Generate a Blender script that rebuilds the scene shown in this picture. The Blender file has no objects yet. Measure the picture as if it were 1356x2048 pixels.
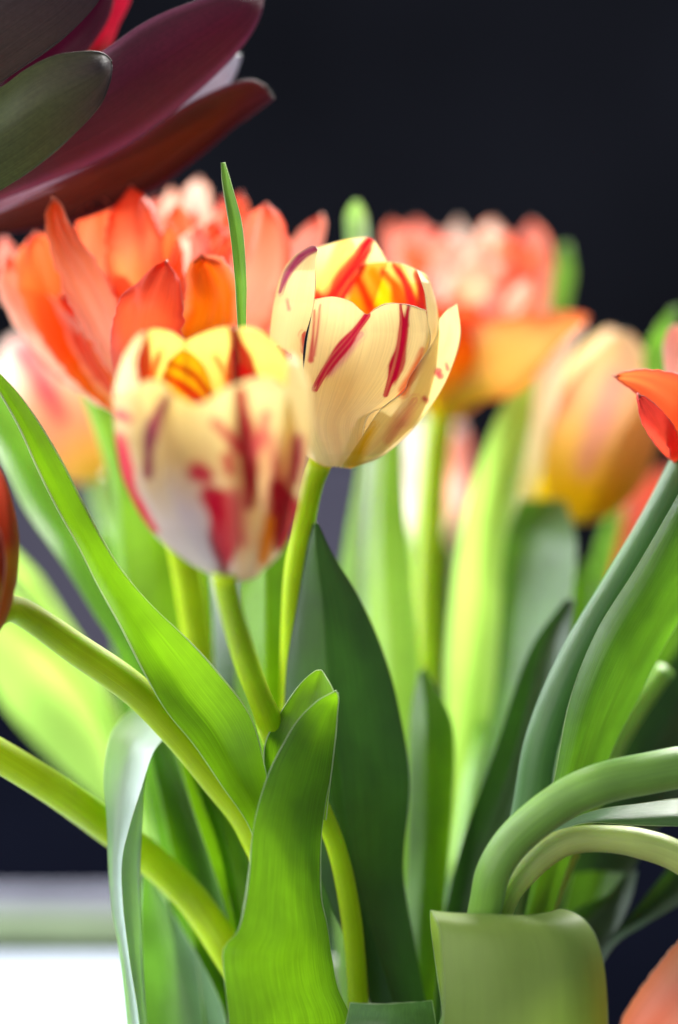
import bpy, math, random
import numpy as np
from mathutils import Vector, Matrix

random.seed(7)
rng = np.random.default_rng(7)
S = bpy.context.scene
COL = S.collection

# ------------------------------------------------------------------ camera
W, H = 1356.0, 2048.0
MMPX = 0.000125                     # metres per photograph pixel in the plane of focus
LENS, SENS = 50.0, 24.0
D = H * MMPX * LENS / SENS          # distance to the plane of focus (0.533 m)
PITCH = math.radians(13)
FOC = Vector((0, 0, 0.240))         # centre of the picture in the plane of focus
cam_d = bpy.data.cameras.new('camera')
cam = bpy.data.objects.new('camera', cam_d)
COL.objects.link(cam)
cam_d.sensor_fit = 'VERTICAL'
cam_d.sensor_height = SENS
cam_d.lens = LENS
cam_d.clip_start = 0.01
cam_d.clip_end = 50
cam.location = FOC + Vector((0, -math.cos(PITCH), math.sin(PITCH))) * D
cam.rotation_euler = (math.pi / 2 - PITCH, 0, 0)
cam_d.dof.use_dof = True
cam_d.dof.focus_distance = D + 0.002
cam_d.dof.aperture_fstop = 2.0
cam_d.dof.aperture_blades = 0
S.camera = cam

# ------------------------------------------------------------------ world, lights, exposure
wd = bpy.data.worlds.new('World')
S.world = wd
wd.use_nodes = True
wd.node_tree.nodes['Background'].inputs[0].default_value = (0.72, 0.82, 1.0, 1)
wd.node_tree.nodes['Background'].inputs[1].default_value = 0.30


def area(name, loc, target, sx, sy, power, color):
    l = bpy.data.lights.new(name, 'AREA')
    l.shape = 'RECTANGLE'
    l.size, l.size_y = sx, sy
    l.energy = power
    l.color = color
    o = bpy.data.objects.new(name, l)
    COL.objects.link(o)
    o.location = loc
    o.rotation_euler = (Vector(target) - Vector(loc)).to_track_quat('-Z', 'Y').to_euler()
    return o


area('window_light', (-1.20, 0.70, 0.70), (0, 0.05, 0.20), 1.2, 1.3, 85, (0.90, 0.96, 1.0))
area('rear_light', (0.40, 1.35, 1.00), (0, 0.05, 0.20), 0.9, 0.6, 85, (1.0, 0.98, 0.93))  # unseen lamp, lights the bunch from above and behind
area('room_fill', (-1.2, -1.1, 0.9), (0, 0.0, 0.25), 1.2, 1.2, 18, (1.0, 0.96, 0.91))  # unseen fill lamp, adds soft light from the front left

S.render.engine = 'CYCLES'
S.view_settings.view_transform = 'Standard'
S.view_settings.look = 'None'
S.view_settings.exposure = 0.0
S.view_settings.gamma = 1.0
S.view_settings.use_curve_mapping = False
cy = S.cycles
cy.use_denoising = True
try:
    cy.denoiser = 'OPENIMAGEDENOISE'
except Exception:
    pass
cy.max_bounces = 14
cy.diffuse_bounces = 6
cy.transmission_bounces = 10
cy.transparent_max_bounces = 8
cy.sample_clamp_indirect = 6
cy.use_adaptive_sampling = False

# ------------------------------------------------------------------ photograph pixel + depth -> place
CP = np.array(cam.location)
RX = np.array((1.0, 0, 0))
UP = np.array((0, math.sin(PITCH), math.cos(PITCH)))
FW = np.array((0, math.cos(PITCH), -math.sin(PITCH)))


def far(d):
    """the far side of the bunch reaches further back than first paced out"""
    d = np.asarray(d, float)
    return np.where(d > 0.06, 0.06 + (d - 0.06) * 1.6, d)


def P(p):
    """(..., 3) array of (px, py, depth behind the plane of focus in m) -> world points"""
    p = np.asarray(p, float)
    z = D + far(p[..., 2])
    k = MMPX * z / D
    x = (p[..., 0] - W / 2) * k
    y = -(p[..., 1] - H / 2) * k
    return CP + x[..., None] * RX + y[..., None] * UP + z[..., None] * FW


def PX(w):
    """world points -> photograph pixels (used only to find where the flame marks sit on a petal)"""
    q = np.asarray(w) - CP
    z = q @ FW
    k = MMPX * z / D
    return np.stack([(q @ RX) / k + W / 2, H / 2 - (q @ UP) / k], -1)


def lin(c):
    """sRGB 0-255 -> linear"""
    c = np.asarray(c, float) / 255
    return np.where(c <= 0.04045, c / 12.92, ((c + 0.055) / 1.055) ** 2.4)


def spline(pts, n):
    """Catmull-Rom through pts (k, dim), chord-length parameter, n samples"""
    pts = np.asarray(pts, float)
    if len(pts) == 1:
        return np.repeat(pts, n, 0)
    if len(pts) == 2:
        t = np.linspace(0, 1, n)[:, None]
        return pts[0] * (1 - t) + pts[1] * t
    sc = np.ones(pts.shape[1])
    if pts.shape[1] >= 3:
        sc[2] = 8000 if np.abs(pts[:, 2]).max() < 1 else 1
        sc[3:] = 0
    seg = np.sqrt((((pts[1:] - pts[:-1]) * sc) ** 2).sum(1)) ** 0.8 + 1e-9
    T = np.concatenate([[0], np.cumsum(seg)])
    m = np.zeros_like(pts)
    m[1:-1] = (pts[2:] - pts[:-2]) / (T[2:] - T[:-2])[:, None]
    m[0] = (pts[1] - pts[0]) / seg[0]
    m[-1] = (pts[-1] - pts[-2]) / seg[-1]
    t = np.linspace(0, T[-1], n)
    i = np.clip(np.searchsorted(T, t, side='right') - 1, 0, len(seg) - 1)
    h = seg[i][:, None]
    u = ((t - T[i]) / seg[i])[:, None]
    u2, u3 = u * u, u * u * u
    return ((2 * u3 - 3 * u2 + 1) * pts[i] + (u3 - 2 * u2 + u) * h * m[i]
            + (-2 * u3 + 3 * u2) * pts[i + 1] + (u3 - u2) * h * m[i + 1])


def wob(x, y, seed):
    """smooth pseudo noise about -1..1"""
    r = np.random.default_rng(seed)
    o = 0
    for k in range(5):
        a, b, c = r.uniform(0.6, 2.0), r.uniform(0.6, 2.0), r.uniform(0, 6.28)
        o = o + np.sin(a * x + 1.7 * np.sin(b * y + c) + c) * np.cos(b * y + c * 1.7)
    return o / 2.2


# ------------------------------------------------------------------ materials
MATS = {}


def new_mat(name):
    m = bpy.data.materials.new(name)
    m.use_nodes = True
    nt = m.node_tree
    nt.nodes.clear()
    out = nt.nodes.new('ShaderNodeOutputMaterial')
    return m, nt, out


def N(nt, t, **kw):
    n = nt.nodes.new('ShaderNode' + t)
    for k, v in kw.items():
        setattr(n, k, v)
    return n


def vein_nodes(nt, su, sv):
    """fine lengthwise streaks running along a leaf or petal"""
    uv = N(nt, 'UVMap')
    mp = N(nt, 'Mapping')
    mp.inputs['Scale'].default_value = (su, sv, 1)
    nt.links.new(uv.outputs[0], mp.inputs[0])
    no = N(nt, 'TexNoise')
    no.inputs['Scale'].default_value = 1.0
    no.inputs['Detail'].default_value = 4
    no.inputs['Roughness'].default_value = 0.65
    nt.links.new(mp.outputs[0], no.inputs['Vector'])
    return no


def mixcol(nt, a, b, f, mode='MIX'):
    n = N(nt, 'Mix', data_type='RGBA', blend_type=mode)
    for sock, v in ((n.inputs[6], a), (n.inputs[7], b), (n.inputs[0], f)):
        if hasattr(v, 'is_output'):
            nt.links.new(v, sock)
        elif isinstance(v, (int, float)):
            sock.default_value = v
        else:
            sock.default_value = (*v, 1)
    return n.outputs[2]


def leaf_mat(name, refl, trans, wax=0.25, rough=0.40, mixf=0.5, wax_col=(0.62, 0.78, 0.80), sss=0.0, spec=0.6, var=1.0):
    m, nt, out = new_mat(name)
    no = vein_nodes(nt, 85, 3.0)
    fine = vein_nodes(nt, 120, 8)
    blot = N(nt, 'TexNoise')
    blot.inputs['Scale'].default_value = 45
    blot.inputs['Detail'].default_value = 3
    tc = N(nt, 'TexCoord')
    nt.links.new(tc.outputs['Object'], blot.inputs['Vector'])
    ramp = N(nt, 'MapRange')
    ramp.inputs[1].default_value, ramp.inputs[2].default_value = 0.3, 0.7
    ramp.inputs[3].default_value, ramp.inputs[4].default_value = 1 - 0.20 * var, 1 + 0.16 * var
    nt.links.new(no.outputs[0], ramp.inputs[0])
    r2 = N(nt, 'MapRange')
    r2.inputs[1].default_value, r2.inputs[2].default_value = 0.3, 0.7
    r2.inputs[3].default_value, r2.inputs[4].default_value = 1 - 0.30 * var, 1 + 0.25 * var
    nt.links.new(blot.outputs[0], r2.inputs[0])
    mul = N(nt, 'Math', operation='MULTIPLY')
    nt.links.new(ramp.outputs[0], mul.inputs[0])
    nt.links.new(r2.outputs[0], mul.inputs[1])
    r3 = N(nt, 'MapRange')
    r3.inputs[1].default_value, r3.inputs[2].default_value = 0.42, 0.74
    r3.inputs[3].default_value, r3.inputs[4].default_value = 1 - 0.07 * var, 1 + 0.30 * var
    nt.links.new(fine.outputs[0], r3.inputs[0])
    mul0 = mul
    mul = N(nt, 'Math', operation='MULTIPLY')
    nt.links.new(mul0.outputs[0], mul.inputs[0])
    nt.links.new(r3.outputs[0], mul.inputs[1])
    sc1 = N(nt, 'VectorMath', operation='SCALE')
    sc1.inputs[0].default_value = refl
    nt.links.new(mul.outputs[0], sc1.inputs['Scale'])
    sc2 = N(nt, 'VectorMath', operation='SCALE')
    sc2.inputs[0].default_value = trans
    nt.links.new(mul.outputs[0], sc2.inputs['Scale'])
    bump = N(nt, 'Bump')
    bump.inputs['Strength'].default_value = 0.30
    bump.inputs['Distance'].default_value = 0.0004
    addn = N(nt, 'Math', operation='ADD')
    nt.links.new(no.outputs[0], addn.inputs[0])
    nt.links.new(fine.outputs[0], addn.inputs[1])
    nt.links.new(addn.outputs[0], bump.inputs['Height'])
    pb = N(nt, 'BsdfPrincipled')
    nt.links.new(sc1.outputs[0], pb.inputs['Base Color'])
    pb.inputs['Roughness'].default_value = rough
    pb.inputs['Specular IOR Level'].default_value = spec
    if sss:
        pb.inputs['Subsurface Weight'].default_value = sss
        pb.inputs['Subsurface Radius'].default_value = (0.7, 1.0, 0.15)
        pb.inputs['Subsurface Scale'].default_value = 0.005
    pb.inputs['Sheen Weight'].default_value = wax
    pb.inputs['Sheen Roughness'].default_value = 0.45
    pb.inputs['Sheen Tint'].default_value = (*wax_col, 1)
    nt.links.new(bump.outputs[0], pb.inputs['Normal'])
    tr = N(nt, 'BsdfTranslucent')
    nt.links.new(sc2.outputs[0], tr.inputs[0])
    nt.links.new(bump.outputs[0], tr.inputs['Normal'])
    mx = N(nt, 'MixShader')
    mx.inputs[0].default_value = mixf
    nt.links.new(pb.outputs[0], mx.inputs[1])
    nt.links.new(tr.outputs[0], mx.inputs[2])
    nt.links.new(mx.outputs[0], out.inputs[0])
    MATS[name] = m
    return m


def petal_mat(name, mixf=0.5, rough=0.45, bump_s=0.25, sheen=0.1, tsat=1.15, var=(0.88, 1.06), speck=0.0):
    m, nt, out = new_mat(name)
    at = N(nt, 'Attribute', attribute_name='Col')
    no = vein_nodes(nt, 60, 1.6)
    ramp = N(nt, 'MapRange')
    ramp.inputs[1].default_value, ramp.inputs[2].default_value = 0.3, 0.7
    ramp.inputs[3].default_value, ramp.inputs[4].default_value = var
    nt.links.new(no.outputs[0], ramp.inputs[0])
    sc = N(nt, 'VectorMath', operation='SCALE')
    nt.links.new(at.outputs['Color'], sc.inputs[0])
    nt.links.new(ramp.outputs[0], sc.inputs['Scale'])
    if speck:
        tc = N(nt, 'TexCoord')
        sn = N(nt, 'TexNoise')
        sn.inputs['Scale'].default_value = 900
        sn.inputs['Detail'].default_value = 5
        nt.links.new(tc.outputs['Object'], sn.inputs['Vector'])
        sr = N(nt, 'MapRange')
        sr.inputs[1].default_value, sr.inputs[2].default_value = 0.35, 0.65
        sr.inputs[3].default_value, sr.inputs[4].default_value = 1 - speck, 1 + speck
        nt.links.new(sn.outputs[0], sr.inputs[0])
        sc0 = sc
        sc = N(nt, 'VectorMath', operation='SCALE')
        nt.links.new(sc0.outputs[0], sc.inputs[0])
        nt.links.new(sr.outputs[0], sc.inputs['Scale'])
    hs = N(nt, 'HueSaturation')
    hs.inputs['Saturation'].default_value = tsat
    nt.links.new(sc.outputs[0], hs.inputs['Color'])
    bump = N(nt, 'Bump')
    bump.inputs['Strength'].default_value = bump_s
    bump.inputs['Distance'].default_value = 0.0004
    nt.links.new(no.outputs[0], bump.inputs['Height'])
    pb = N(nt, 'BsdfPrincipled')
    nt.links.new(sc.outputs[0], pb.inputs['Base Color'])
    pb.inputs['Roughness'].default_value = rough
    pb.inputs['Specular IOR Level'].default_value = 0.35
    pb.inputs['Sheen Weight'].default_value = sheen
    nt.links.new(bump.outputs[0], pb.inputs['Normal'])
    tr = N(nt, 'BsdfTranslucent')
    nt.links.new(hs.outputs[0], tr.inputs[0])
    nt.links.new(bump.outputs[0], tr.inputs['Normal'])
    mx = N(nt, 'MixShader')
    mx.inputs[0].default_value = mixf
    nt.links.new(pb.outputs[0], mx.inputs[1])
    nt.links.new(tr.outputs[0], mx.inputs[2])
    nt.links.new(mx.outputs[0], out.inputs[0])
    MATS[name] = m
    return m


def plain_mat(name, color, rough=0.6, spec=0.4, noise=0.1, scale=20, bump=0.0, sheen=0.0):
    m, nt, out = new_mat(name)
    tc = N(nt, 'TexCoord')
    no = N(nt, 'TexNoise')
    no.inputs['Scale'].default_value = scale
    no.inputs['Detail'].default_value = 5
    nt.links.new(tc.outputs['Object'], no.inputs['Vector'])
    r = N(nt, 'MapRange')
    r.inputs[1].default_value, r.inputs[2].default_value = 0.3, 0.7
    r.inputs[3].default_value, r.inputs[4].default_value = 1 - noise, 1 + noise
    nt.links.new(no.outputs[0], r.inputs[0])
    sc = N(nt, 'VectorMath', operation='SCALE')
    sc.inputs[0].default_value = color
    nt.links.new(r.outputs[0], sc.inputs['Scale'])
    pb = N(nt, 'BsdfPrincipled')
    nt.links.new(sc.outputs[0], pb.inputs['Base Color'])
    pb.inputs['Roughness'].default_value = rough
    pb.inputs['Specular IOR Level'].default_value = spec
    pb.inputs['Sheen Weight'].default_value = sheen
    if bump:
        b = N(nt, 'Bump')
        b.inputs['Strength'].default_value = bump
        b.inputs['Distance'].default_value = 0.002
        nt.links.new(no.outputs[0], b.inputs['Height'])
        nt.links.new(b.outputs[0], pb.inputs['Normal'])
    nt.links.new(pb.outputs[0], out.inputs[0])
    MATS[name] = m
    return m


leaf_mat('leaf_bright', (0.085, 0.20, 0.012), (0.21, 0.44, 0.004), wax=0.15, mixf=0.50)
leaf_mat('leaf_glow', (0.20, 0.34, 0.05), (0.50, 0.80, 0.13), wax=0.1, mixf=0.62, var=0.35)  # paler, more translucent copy, stands in for strong backlight
leaf_mat('leaf_glaucous', (0.10, 0.20, 0.07), (0.16, 0.40, 0.02), wax=0.5, mixf=0.32, rough=0.34)
leaf_mat('leaf_mid', (0.08, 0.19, 0.03), (0.15, 0.38, 0.008), wax=0.35, mixf=0.42, rough=0.36)
leaf_mat('leaf_painted_sheen', (0.58, 0.68, 0.64), (0.28, 0.58, 0.05), wax=0.6, mixf=0.30, rough=0.36, var=0.35)  # pale base colour painted to stand for window reflections on waxy leaves
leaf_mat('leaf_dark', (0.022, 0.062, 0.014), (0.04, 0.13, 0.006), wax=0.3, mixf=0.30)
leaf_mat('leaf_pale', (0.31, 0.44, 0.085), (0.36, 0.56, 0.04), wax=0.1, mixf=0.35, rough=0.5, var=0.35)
leaf_mat('stem_green', (0.22, 0.44, 0.03), (0, 0, 0), wax=0.2, mixf=0.0, sss=0.6, var=0.6)
leaf_mat('stem_yellow', (0.46, 0.62, 0.004), (0, 0, 0), wax=0.03, mixf=0.0, sss=0.8, spec=0.25, var=0.6)
leaf_mat('stem_glaucous', (0.085, 0.22, 0.055), (0, 0, 0), wax=0.55, mixf=0.0, sss=0.2, var=0.6)
leaf_mat('stem_pale', (0.52, 0.62, 0.17), (0, 0, 0), wax=0.12, mixf=0.0, sss=0.6, var=0.6)
leaf_mat('leaf_edge_highlight', (0.50, 0.62, 0.36), (0.75, 0.88, 0.55), wax=0.3, mixf=0.5)  # pale edge colour stands in for the bright rim highlight
leaf_mat('stem_bloom', (0.22, 0.43, 0.06), (0, 0, 0), wax=0.3, mixf=0.0, sss=0.4, var=0.7)
petal_mat('petal_striped', mixf=0.48, tsat=1.02)
petal_mat('petal_orange', mixf=0.50, tsat=1.02)
petal_mat('petal_edge_highlight', mixf=0.15, bump_s=0.0)
petal_mat('bract', mixf=0.10, rough=0.48, bump_s=0.5, sheen=0.08, var=(0.70, 1.25), speck=0.10)
plain_mat('wall_dark', (0.0125, 0.013, 0.019), rough=0.9, spec=0.1, noise=0.55, scale=1.6)
plain_mat('wall_lilac', (0.16, 0.145, 0.20), rough=0.9, spec=0.1, noise=0.15, scale=2)
plain_mat('table_navy', (0.0016, 0.0019, 0.0040), rough=0.95, spec=0.0, noise=0.2, scale=6)
plain_mat('white_cloth', (0.36, 0.40, 0.48), rough=0.8, spec=0.2, noise=0.03, scale=30, bump=0.1)
plain_mat('sage_cloth', (0.13, 0.17, 0.10), rough=0.9, spec=0.1, noise=0.15, scale=30, bump=0.2)
plain_mat('grey_cloth', (0.19, 0.19, 0.24), rough=0.9, spec=0.1, noise=0.12, scale=30, bump=0.2)
plain_mat('vase_glaze', (0.70, 0.71, 0.72), rough=0.25, spec=0.5, noise=0.03, scale=15)


# ------------------------------------------------------------------ mesh helpers
def thing(name, label, cat, loc, group=None):
    o = bpy.data.objects.new(name, None)
    o.empty_display_size = 0.02
    COL.objects.link(o)
    o.location = Vector(loc)
    o['label'] = label
    o['category'] = cat
    if group:
        o['group'] = group
    return o


def link(name, verts, faces, mat, parent=None, uv=None, col=None, smooth=True):
    verts = np.asarray(verts, float)
    org = np.array(parent.location) if parent is not None else np.zeros(3)
    me = bpy.data.meshes.new(name)
    me.from_pydata((verts - org).tolist(), [], faces)
    me.update()
    if uv is not None:
        ul = me.uv_layers.new(name='UVMap')
        idx = np.zeros(len(me.loops), np.int32)
        me.loops.foreach_get('vertex_index', idx)
        ul.data.foreach_set('uv', np.asarray(uv, np.float32)[idx].ravel())
    if col is not None:
        ca = me.color_attributes.new('Col', 'FLOAT_COLOR', 'POINT')
        c4 = np.ones((len(verts), 4), np.float32)
        c4[:, :3] = np.clip(col, 0, 1)
        ca.data.foreach_set('color', c4.ravel())
    if smooth:
        me.polygons.foreach_set('use_smooth', np.ones(len(me.polygons), bool))
    me.materials.append(MATS[mat])
    o = bpy.data.objects.new(name, me)
    COL.objects.link(o)
    if parent is not None:
        o.parent = parent
    return o


class Mesh:
    """collects grids and tubes of one part"""

    def __init__(s):
        s.v, s.f, s.uv, s.c, s.n, s.rims = [], [], [], [], 0, []

    def grid(s, G, col=None, uoff=0.0, rim=0.0, pale=0.2):
        nv, nu = G.shape[:2]
        u = np.linspace(0, 1, nu)[None, :].repeat(nv, 0)
        v = np.linspace(0, 1, nv)[:, None].repeat(nu, 1)
        base = s.n
        s.v.append(G.reshape(-1, 3))
        s.uv.append(np.stack([u + uoff, v], -1).reshape(-1, 2))
        if col is None:
            col = np.ones(G.shape)
        s.c.append(col.reshape(-1, 3))
        s.n += nv * nu
        for i in range(nv - 1):
            for j in range(nu - 1):
                a = base + i * nu + j
                s.f.append((a, a + 1, a + nu + 1, a + nu))
        if rim > 0:
            path = np.concatenate([G[:, 0], G[-1, 1:-1], G[::-1, -1]])
            pc = np.concatenate([col[:, 0], col[-1, 1:-1], col[::-1, -1]])
            f0 = len(s.f)
            w_ = np.linspace(0, 30, len(path))
            s.tube(path, rim * np.clip(0.75 + 0.55 * wob(w_, w_ * 0.3, len(path) + int(uoff * 7)), 0.15, 1.6), 6, pc * (1 - pale) + pale * np.array((1.0, 0.95, 0.8)), uoff)  # rim colour lightened to stand in for edge highlights
            s.rims.append((f0, len(s.f)))

    def tube(s, path, rad, ns=14, col=None, uoff=0.0, cap=False):
        path = np.asarray(path)
        n = len(path)
        tan = np.gradient(path, axis=0)
        tan /= np.linalg.norm(tan, axis=1)[:, None] + 1e-12
        ref = -FW
        a = np.cross(tan, ref)
        bad = np.linalg.norm(a, axis=1) < 1e-3
        a[bad] = np.cross(tan[bad], RX)
        a /= np.linalg.norm(a, axis=1)[:, None]
        b = np.cross(tan, a)
        ang = np.linspace(0, 2 * math.pi, ns, endpoint=False)
        ring = (path[:, None] + (np.cos(ang)[None, :, None] * a[:, None] + np.sin(ang)[None, :, None] * b[:, None])
                * np.asarray(rad)[:, None, None])
        base = s.n
        s.v.append(ring.reshape(-1, 3))
        uu = (np.abs(ang / math.pi - 1))[None, :].repeat(n, 0)
        vv = np.linspace(0, 1, n)[:, None].repeat(ns, 1)
        s.uv.append(np.stack([uu * 0.5 + uoff, vv], -1).reshape(-1, 2))
        if col is None:
            col = np.ones((n, 3))
        s.c.append(np.repeat(col[:, None], ns, 1).reshape(-1, 3))
        s.n += n * ns
        for i in range(n - 1):
            for j in range(ns):
                k = (j + 1) % ns
                s.f.append((base + i * ns + j, base + i * ns + k, base + (i + 1) * ns + k, base + (i + 1) * ns + j))
        if cap:
            s.f.append(tuple(base + j for j in range(ns))[::-1])
            s.f.append(tuple(base + (n - 1) * ns + j for j in range(ns)))

    def build(s, name, mat, parent=None):
        o = link(name, np.concatenate(s.v), s.f, mat, parent, np.concatenate(s.uv), np.concatenate(s.c))
        rm = RIMMAT.get(mat)
        if rm and s.rims:
            o.data.materials.append(MATS[rm])
            mi = np.zeros(len(s.f), np.int32)
            for a, b in s.rims:
                mi[a:b] = 1
            o.data.polygons.foreach_set('material_index', mi)
        return o


RIM = 0.00012
RIMMAT = {'leaf_bright': 'leaf_edge_highlight', 'leaf_glaucous': 'leaf_edge_highlight', 'leaf_pale': 'leaf_edge_highlight', 'leaf_painted_sheen': 'leaf_edge_highlight', 'leaf_mid': 'leaf_edge_highlight', 'leaf_glow': 'leaf_edge_highlight',
          'petal_striped': 'petal_edge_highlight', 'petal_orange': 'petal_edge_highlight'}


def stem(parent, pts, mat, name='stem', n=70):
    """pts: (px, py, depth, radius px)"""
    q = spline(pts, n)
    rad = q[:, 3] * MMPX * (D + far(q[:, 2])) / D
    m = Mesh()
    rad = rad * (1 + 0.05 * wob(np.linspace(0, 14, n), np.zeros(n), int(abs(pts[0][0])) + 3))
    m.tube(P(q[:, :3]), rad, 18, cap=True, uoff=random.random() * 5)
    return m.build(name, mat, parent)


def leaf(parent, Ls, Rs, mat, fold=0.004, vee=0.5, nu=22, nv=70, ruf=0.0006, rim=RIM, midf=0.5, label=None,
         name='leaf', extra=None, seed=None, dl=None, dr=None):
    """a leaf between two measured margins, each a list of (px, py, depth) from base to tip;
    fold: how far the midrib lies behind (+) or in front (-) of the margins, vee: 0 round gutter, 1 sharp keel"""
    m = Mesh()
    sheets = [(Ls, Rs, fold, vee, midf)] + (extra or [])
    for (A, B, fo, ve, mf) in sheets:
        a = P(spline(A, nv))
        b = P(spline(B, nv))
        s = np.linspace(0, 1, nu)
        sd = seed if seed is not None else int(abs(A[0][0] * 7 + B[-1][1])) % 9973
        prof_r = 1 - ((s - mf) / np.where(s < mf, mf, 1 - mf)) ** 2
        prof_v = 1 - np.abs(s - mf) / np.where(s < mf, mf, 1 - mf)
        prof = prof_r * (1 - ve) + prof_v * ve
        t = np.linspace(0, 1, nv)
        wid = np.linalg.norm(b - a, axis=1)
        fw = fo * np.clip(wid / wid.max(), 0.05, 1)
        G = a[:, None] * (1 - s)[None, :, None] + b[:, None] * s[None, :, None]
        G = G + (prof[None, :] * fw[:, None])[..., None] * FW
        w = wob(t[:, None] * 9 + 0 * s, s[None, :] * 3.0 + 0 * t[:, None], sd) * ruf * np.clip(wid / wid.max(), 0.05, 1)[:, None]
        G = G + w[..., None] * (FW * 0.9 + UP * 0.2)
        m.grid(G, rim=rim, uoff=(sd % 17) * 1.31)
    o = m.build(name, mat, parent)
    if label:
        o['label'] = label
    return o


def seg_dist(p, a, b):
    ab = b - a
    t = np.clip(((p - a) @ ab) / (ab @ ab + 1e-9), 0, 1)
    return np.linalg.norm(p - (a + t[..., None] * ab), axis=-1), t


def paint(c, px, strokes, seed=1):
    """flame marks: strokes = (polyline px, list of half widths px, colour, softness px)"""
    for k, (poly, hw, colr, soft) in enumerate(strokes):
        poly = np.asarray(poly, float)
        q = spline(poly, 14)
        hws = np.interp(np.linspace(0, 1, 14), np.linspace(0, 1, len(hw)), hw) * 1.15
        best = np.full(px.shape[:-1], 1e9)
        sgn = np.zeros(px.shape[:-1])
        arc = np.zeros(px.shape[:-1])
        for i in range(13):
            d, t = seg_dist(px, q[i], q[i + 1])
            e = d - (hws[i] * (1 - t) + hws[i + 1] * t)
            v_ = q[i + 1] - q[i]
            cr = (px[..., 0] - q[i][0]) * v_[1] - (px[..., 1] - q[i][1]) * v_[0]
            w_ = e < best
            sgn = np.where(w_, d * np.sign(cr), sgn)
            arc = np.where(w_, (i + t) / 13.0, arc)
            best = np.where(w_, e, best)
        ln = np.linalg.norm(q[-1] - q[0])
        streak = wob(sgn * 0.42 + 1.3 * np.sin(arc * 3), arc * 1.5 + 0 * sgn, seed * 31 + k)
        edge_ = wob(arc * ln * 0.05 + np.sign(sgn) * 2, 0 * arc, seed * 17 + k)
        # ragged, feathered ends
        endf = np.clip(np.abs(arc - 0.5) * 2 - 0.35, 0, 1)
        best = best + edge_ * min(2.2, max(hw) * 0.18) + streak * endf * min(7.0, max(hw) * 0.6)
        f = np.clip(0.5 - best / (2 * soft), 0, 1)
        f = f * f * (3 - 2 * f)
        halo = np.clip(0.5 - best / (2 * soft + 12), 0, 1)
        f = np.maximum(f * np.clip(0.97 + 0.10 * streak, 0.80, 1), 0.30 * halo * np.clip(0.7 + 0.5 * streak, 0, 1))
        c = c * (1 - f[..., None]) + lin(colr) * f[..., None]
    return c


def grad(t, stops):
    xs = [s[0] for s in stops]
    cs = np.array([lin(s[1]) for s in stops])
    return np.stack([np.interp(t, xs, cs[:, i]) for i in range(3)], -1)


def petal(parent, spine, stops, mat='petal_orange', cup=0.35, nu=20, nv=34, jag=0.0, tip=0.75, strokes=None, edge=None,
          label=None, name='petal', rim=0.00018, ruf=0.0004, seed=None, blunt=2.4):
    """spine: (px, py, depth, half width px, roll deg) from base to tip; cup > 0 bends the margins towards the camera"""
    q = spline(spine, nv)
    if seed is None:
        seed = int(abs(spine[0][0] * 3 + spine[-1][0] * 5 + spine[-1][1])) % 9973
    c = P(q[:, :3])
    k = MMPX * (D + far(q[:, 2])) / D
    tan = np.gradient(c, axis=0)
    tan /= np.linalg.norm(tan, axis=1)[:, None]
    side = np.cross(tan, -FW)
    side /= np.linalg.norm(side, axis=1)[:, None] + 1e-9
    nor = np.cross(side, tan)
    sg = np.sign((nor @ -FW))
    nor *= np.where(sg == 0, 1, sg)[:, None]
    roll = np.radians(q[:, 4])[:, None]
    sd = side * np.cos(roll) + nor * np.sin(roll)
    nr = nor * np.cos(roll) - side * np.sin(roll)
    s = np.linspace(-1, 1, nu)
    t = np.linspace(0, 1, nv)
    # rounded tip
    end = np.where(t > tip, np.clip(1 - ((t - tip) / (1 - tip)) ** blunt, 0, 1) ** (1 / blunt), 1.0)
    end = np.maximum(end, 0.04)
    hw = q[:, 3] * k * end
    if jag:
        hl = hw * (1 + jag * wob(t * 60, t * 0, seed))
        hr = hw * (1 + jag * wob(t * 60, t * 0 + 3, seed + 1))
    else:
        hl = hr = hw
    wd_ = np.where(s[None, :] < 0, hl[:, None], hr[:, None]) * s[None, :]
    G = (c[:, None] + wd_[..., None] * sd[:, None]
         + (cup * hw[:, None] * (s ** 2)[None, :])[..., None] * nr[:, None])
    w = wob(t[:, None] * 7 + 0 * s, s[None, :] * 2.5 + 0 * t[:, None], seed + 5) * ruf * (0.3 + np.abs(s))[None, :] * t[:, None]
    G = G + w[..., None] * nr[:, None]
    if jag:
        G[-4:] += (tan[-4:, None] * (wob(s[None, :] * 14 + 0 * t[-4:, None], 0 * s[None, :] + t[-4:, None], seed + 9)
                                     * 0.0009 * np.linspace(0.2, 1, 4)[:, None])[..., None])
    cc = grad(t[:, None] + 0.05 * wob(s[None, :] * 7 + 0 * t[:, None], t[:, None] * 2 + 0 * s, seed + 2), stops)
    if edge is not None:
        f = np.clip((np.abs(s)[None, :] - 0.55) / 0.45, 0, 1)[..., None] ** 1.5 * np.ones((nv, 1, 1)) * 0.8
        cc = cc * (1 - f) + lin(edge) * f
    if strokes:
        cc = paint(cc, PX(G), strokes, seed)
    m = Mesh()
    m.grid(G, cc, rim=rim)
    o = m.build(name, mat, parent)
    if label:
        o['label'] = label
    return o


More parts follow.
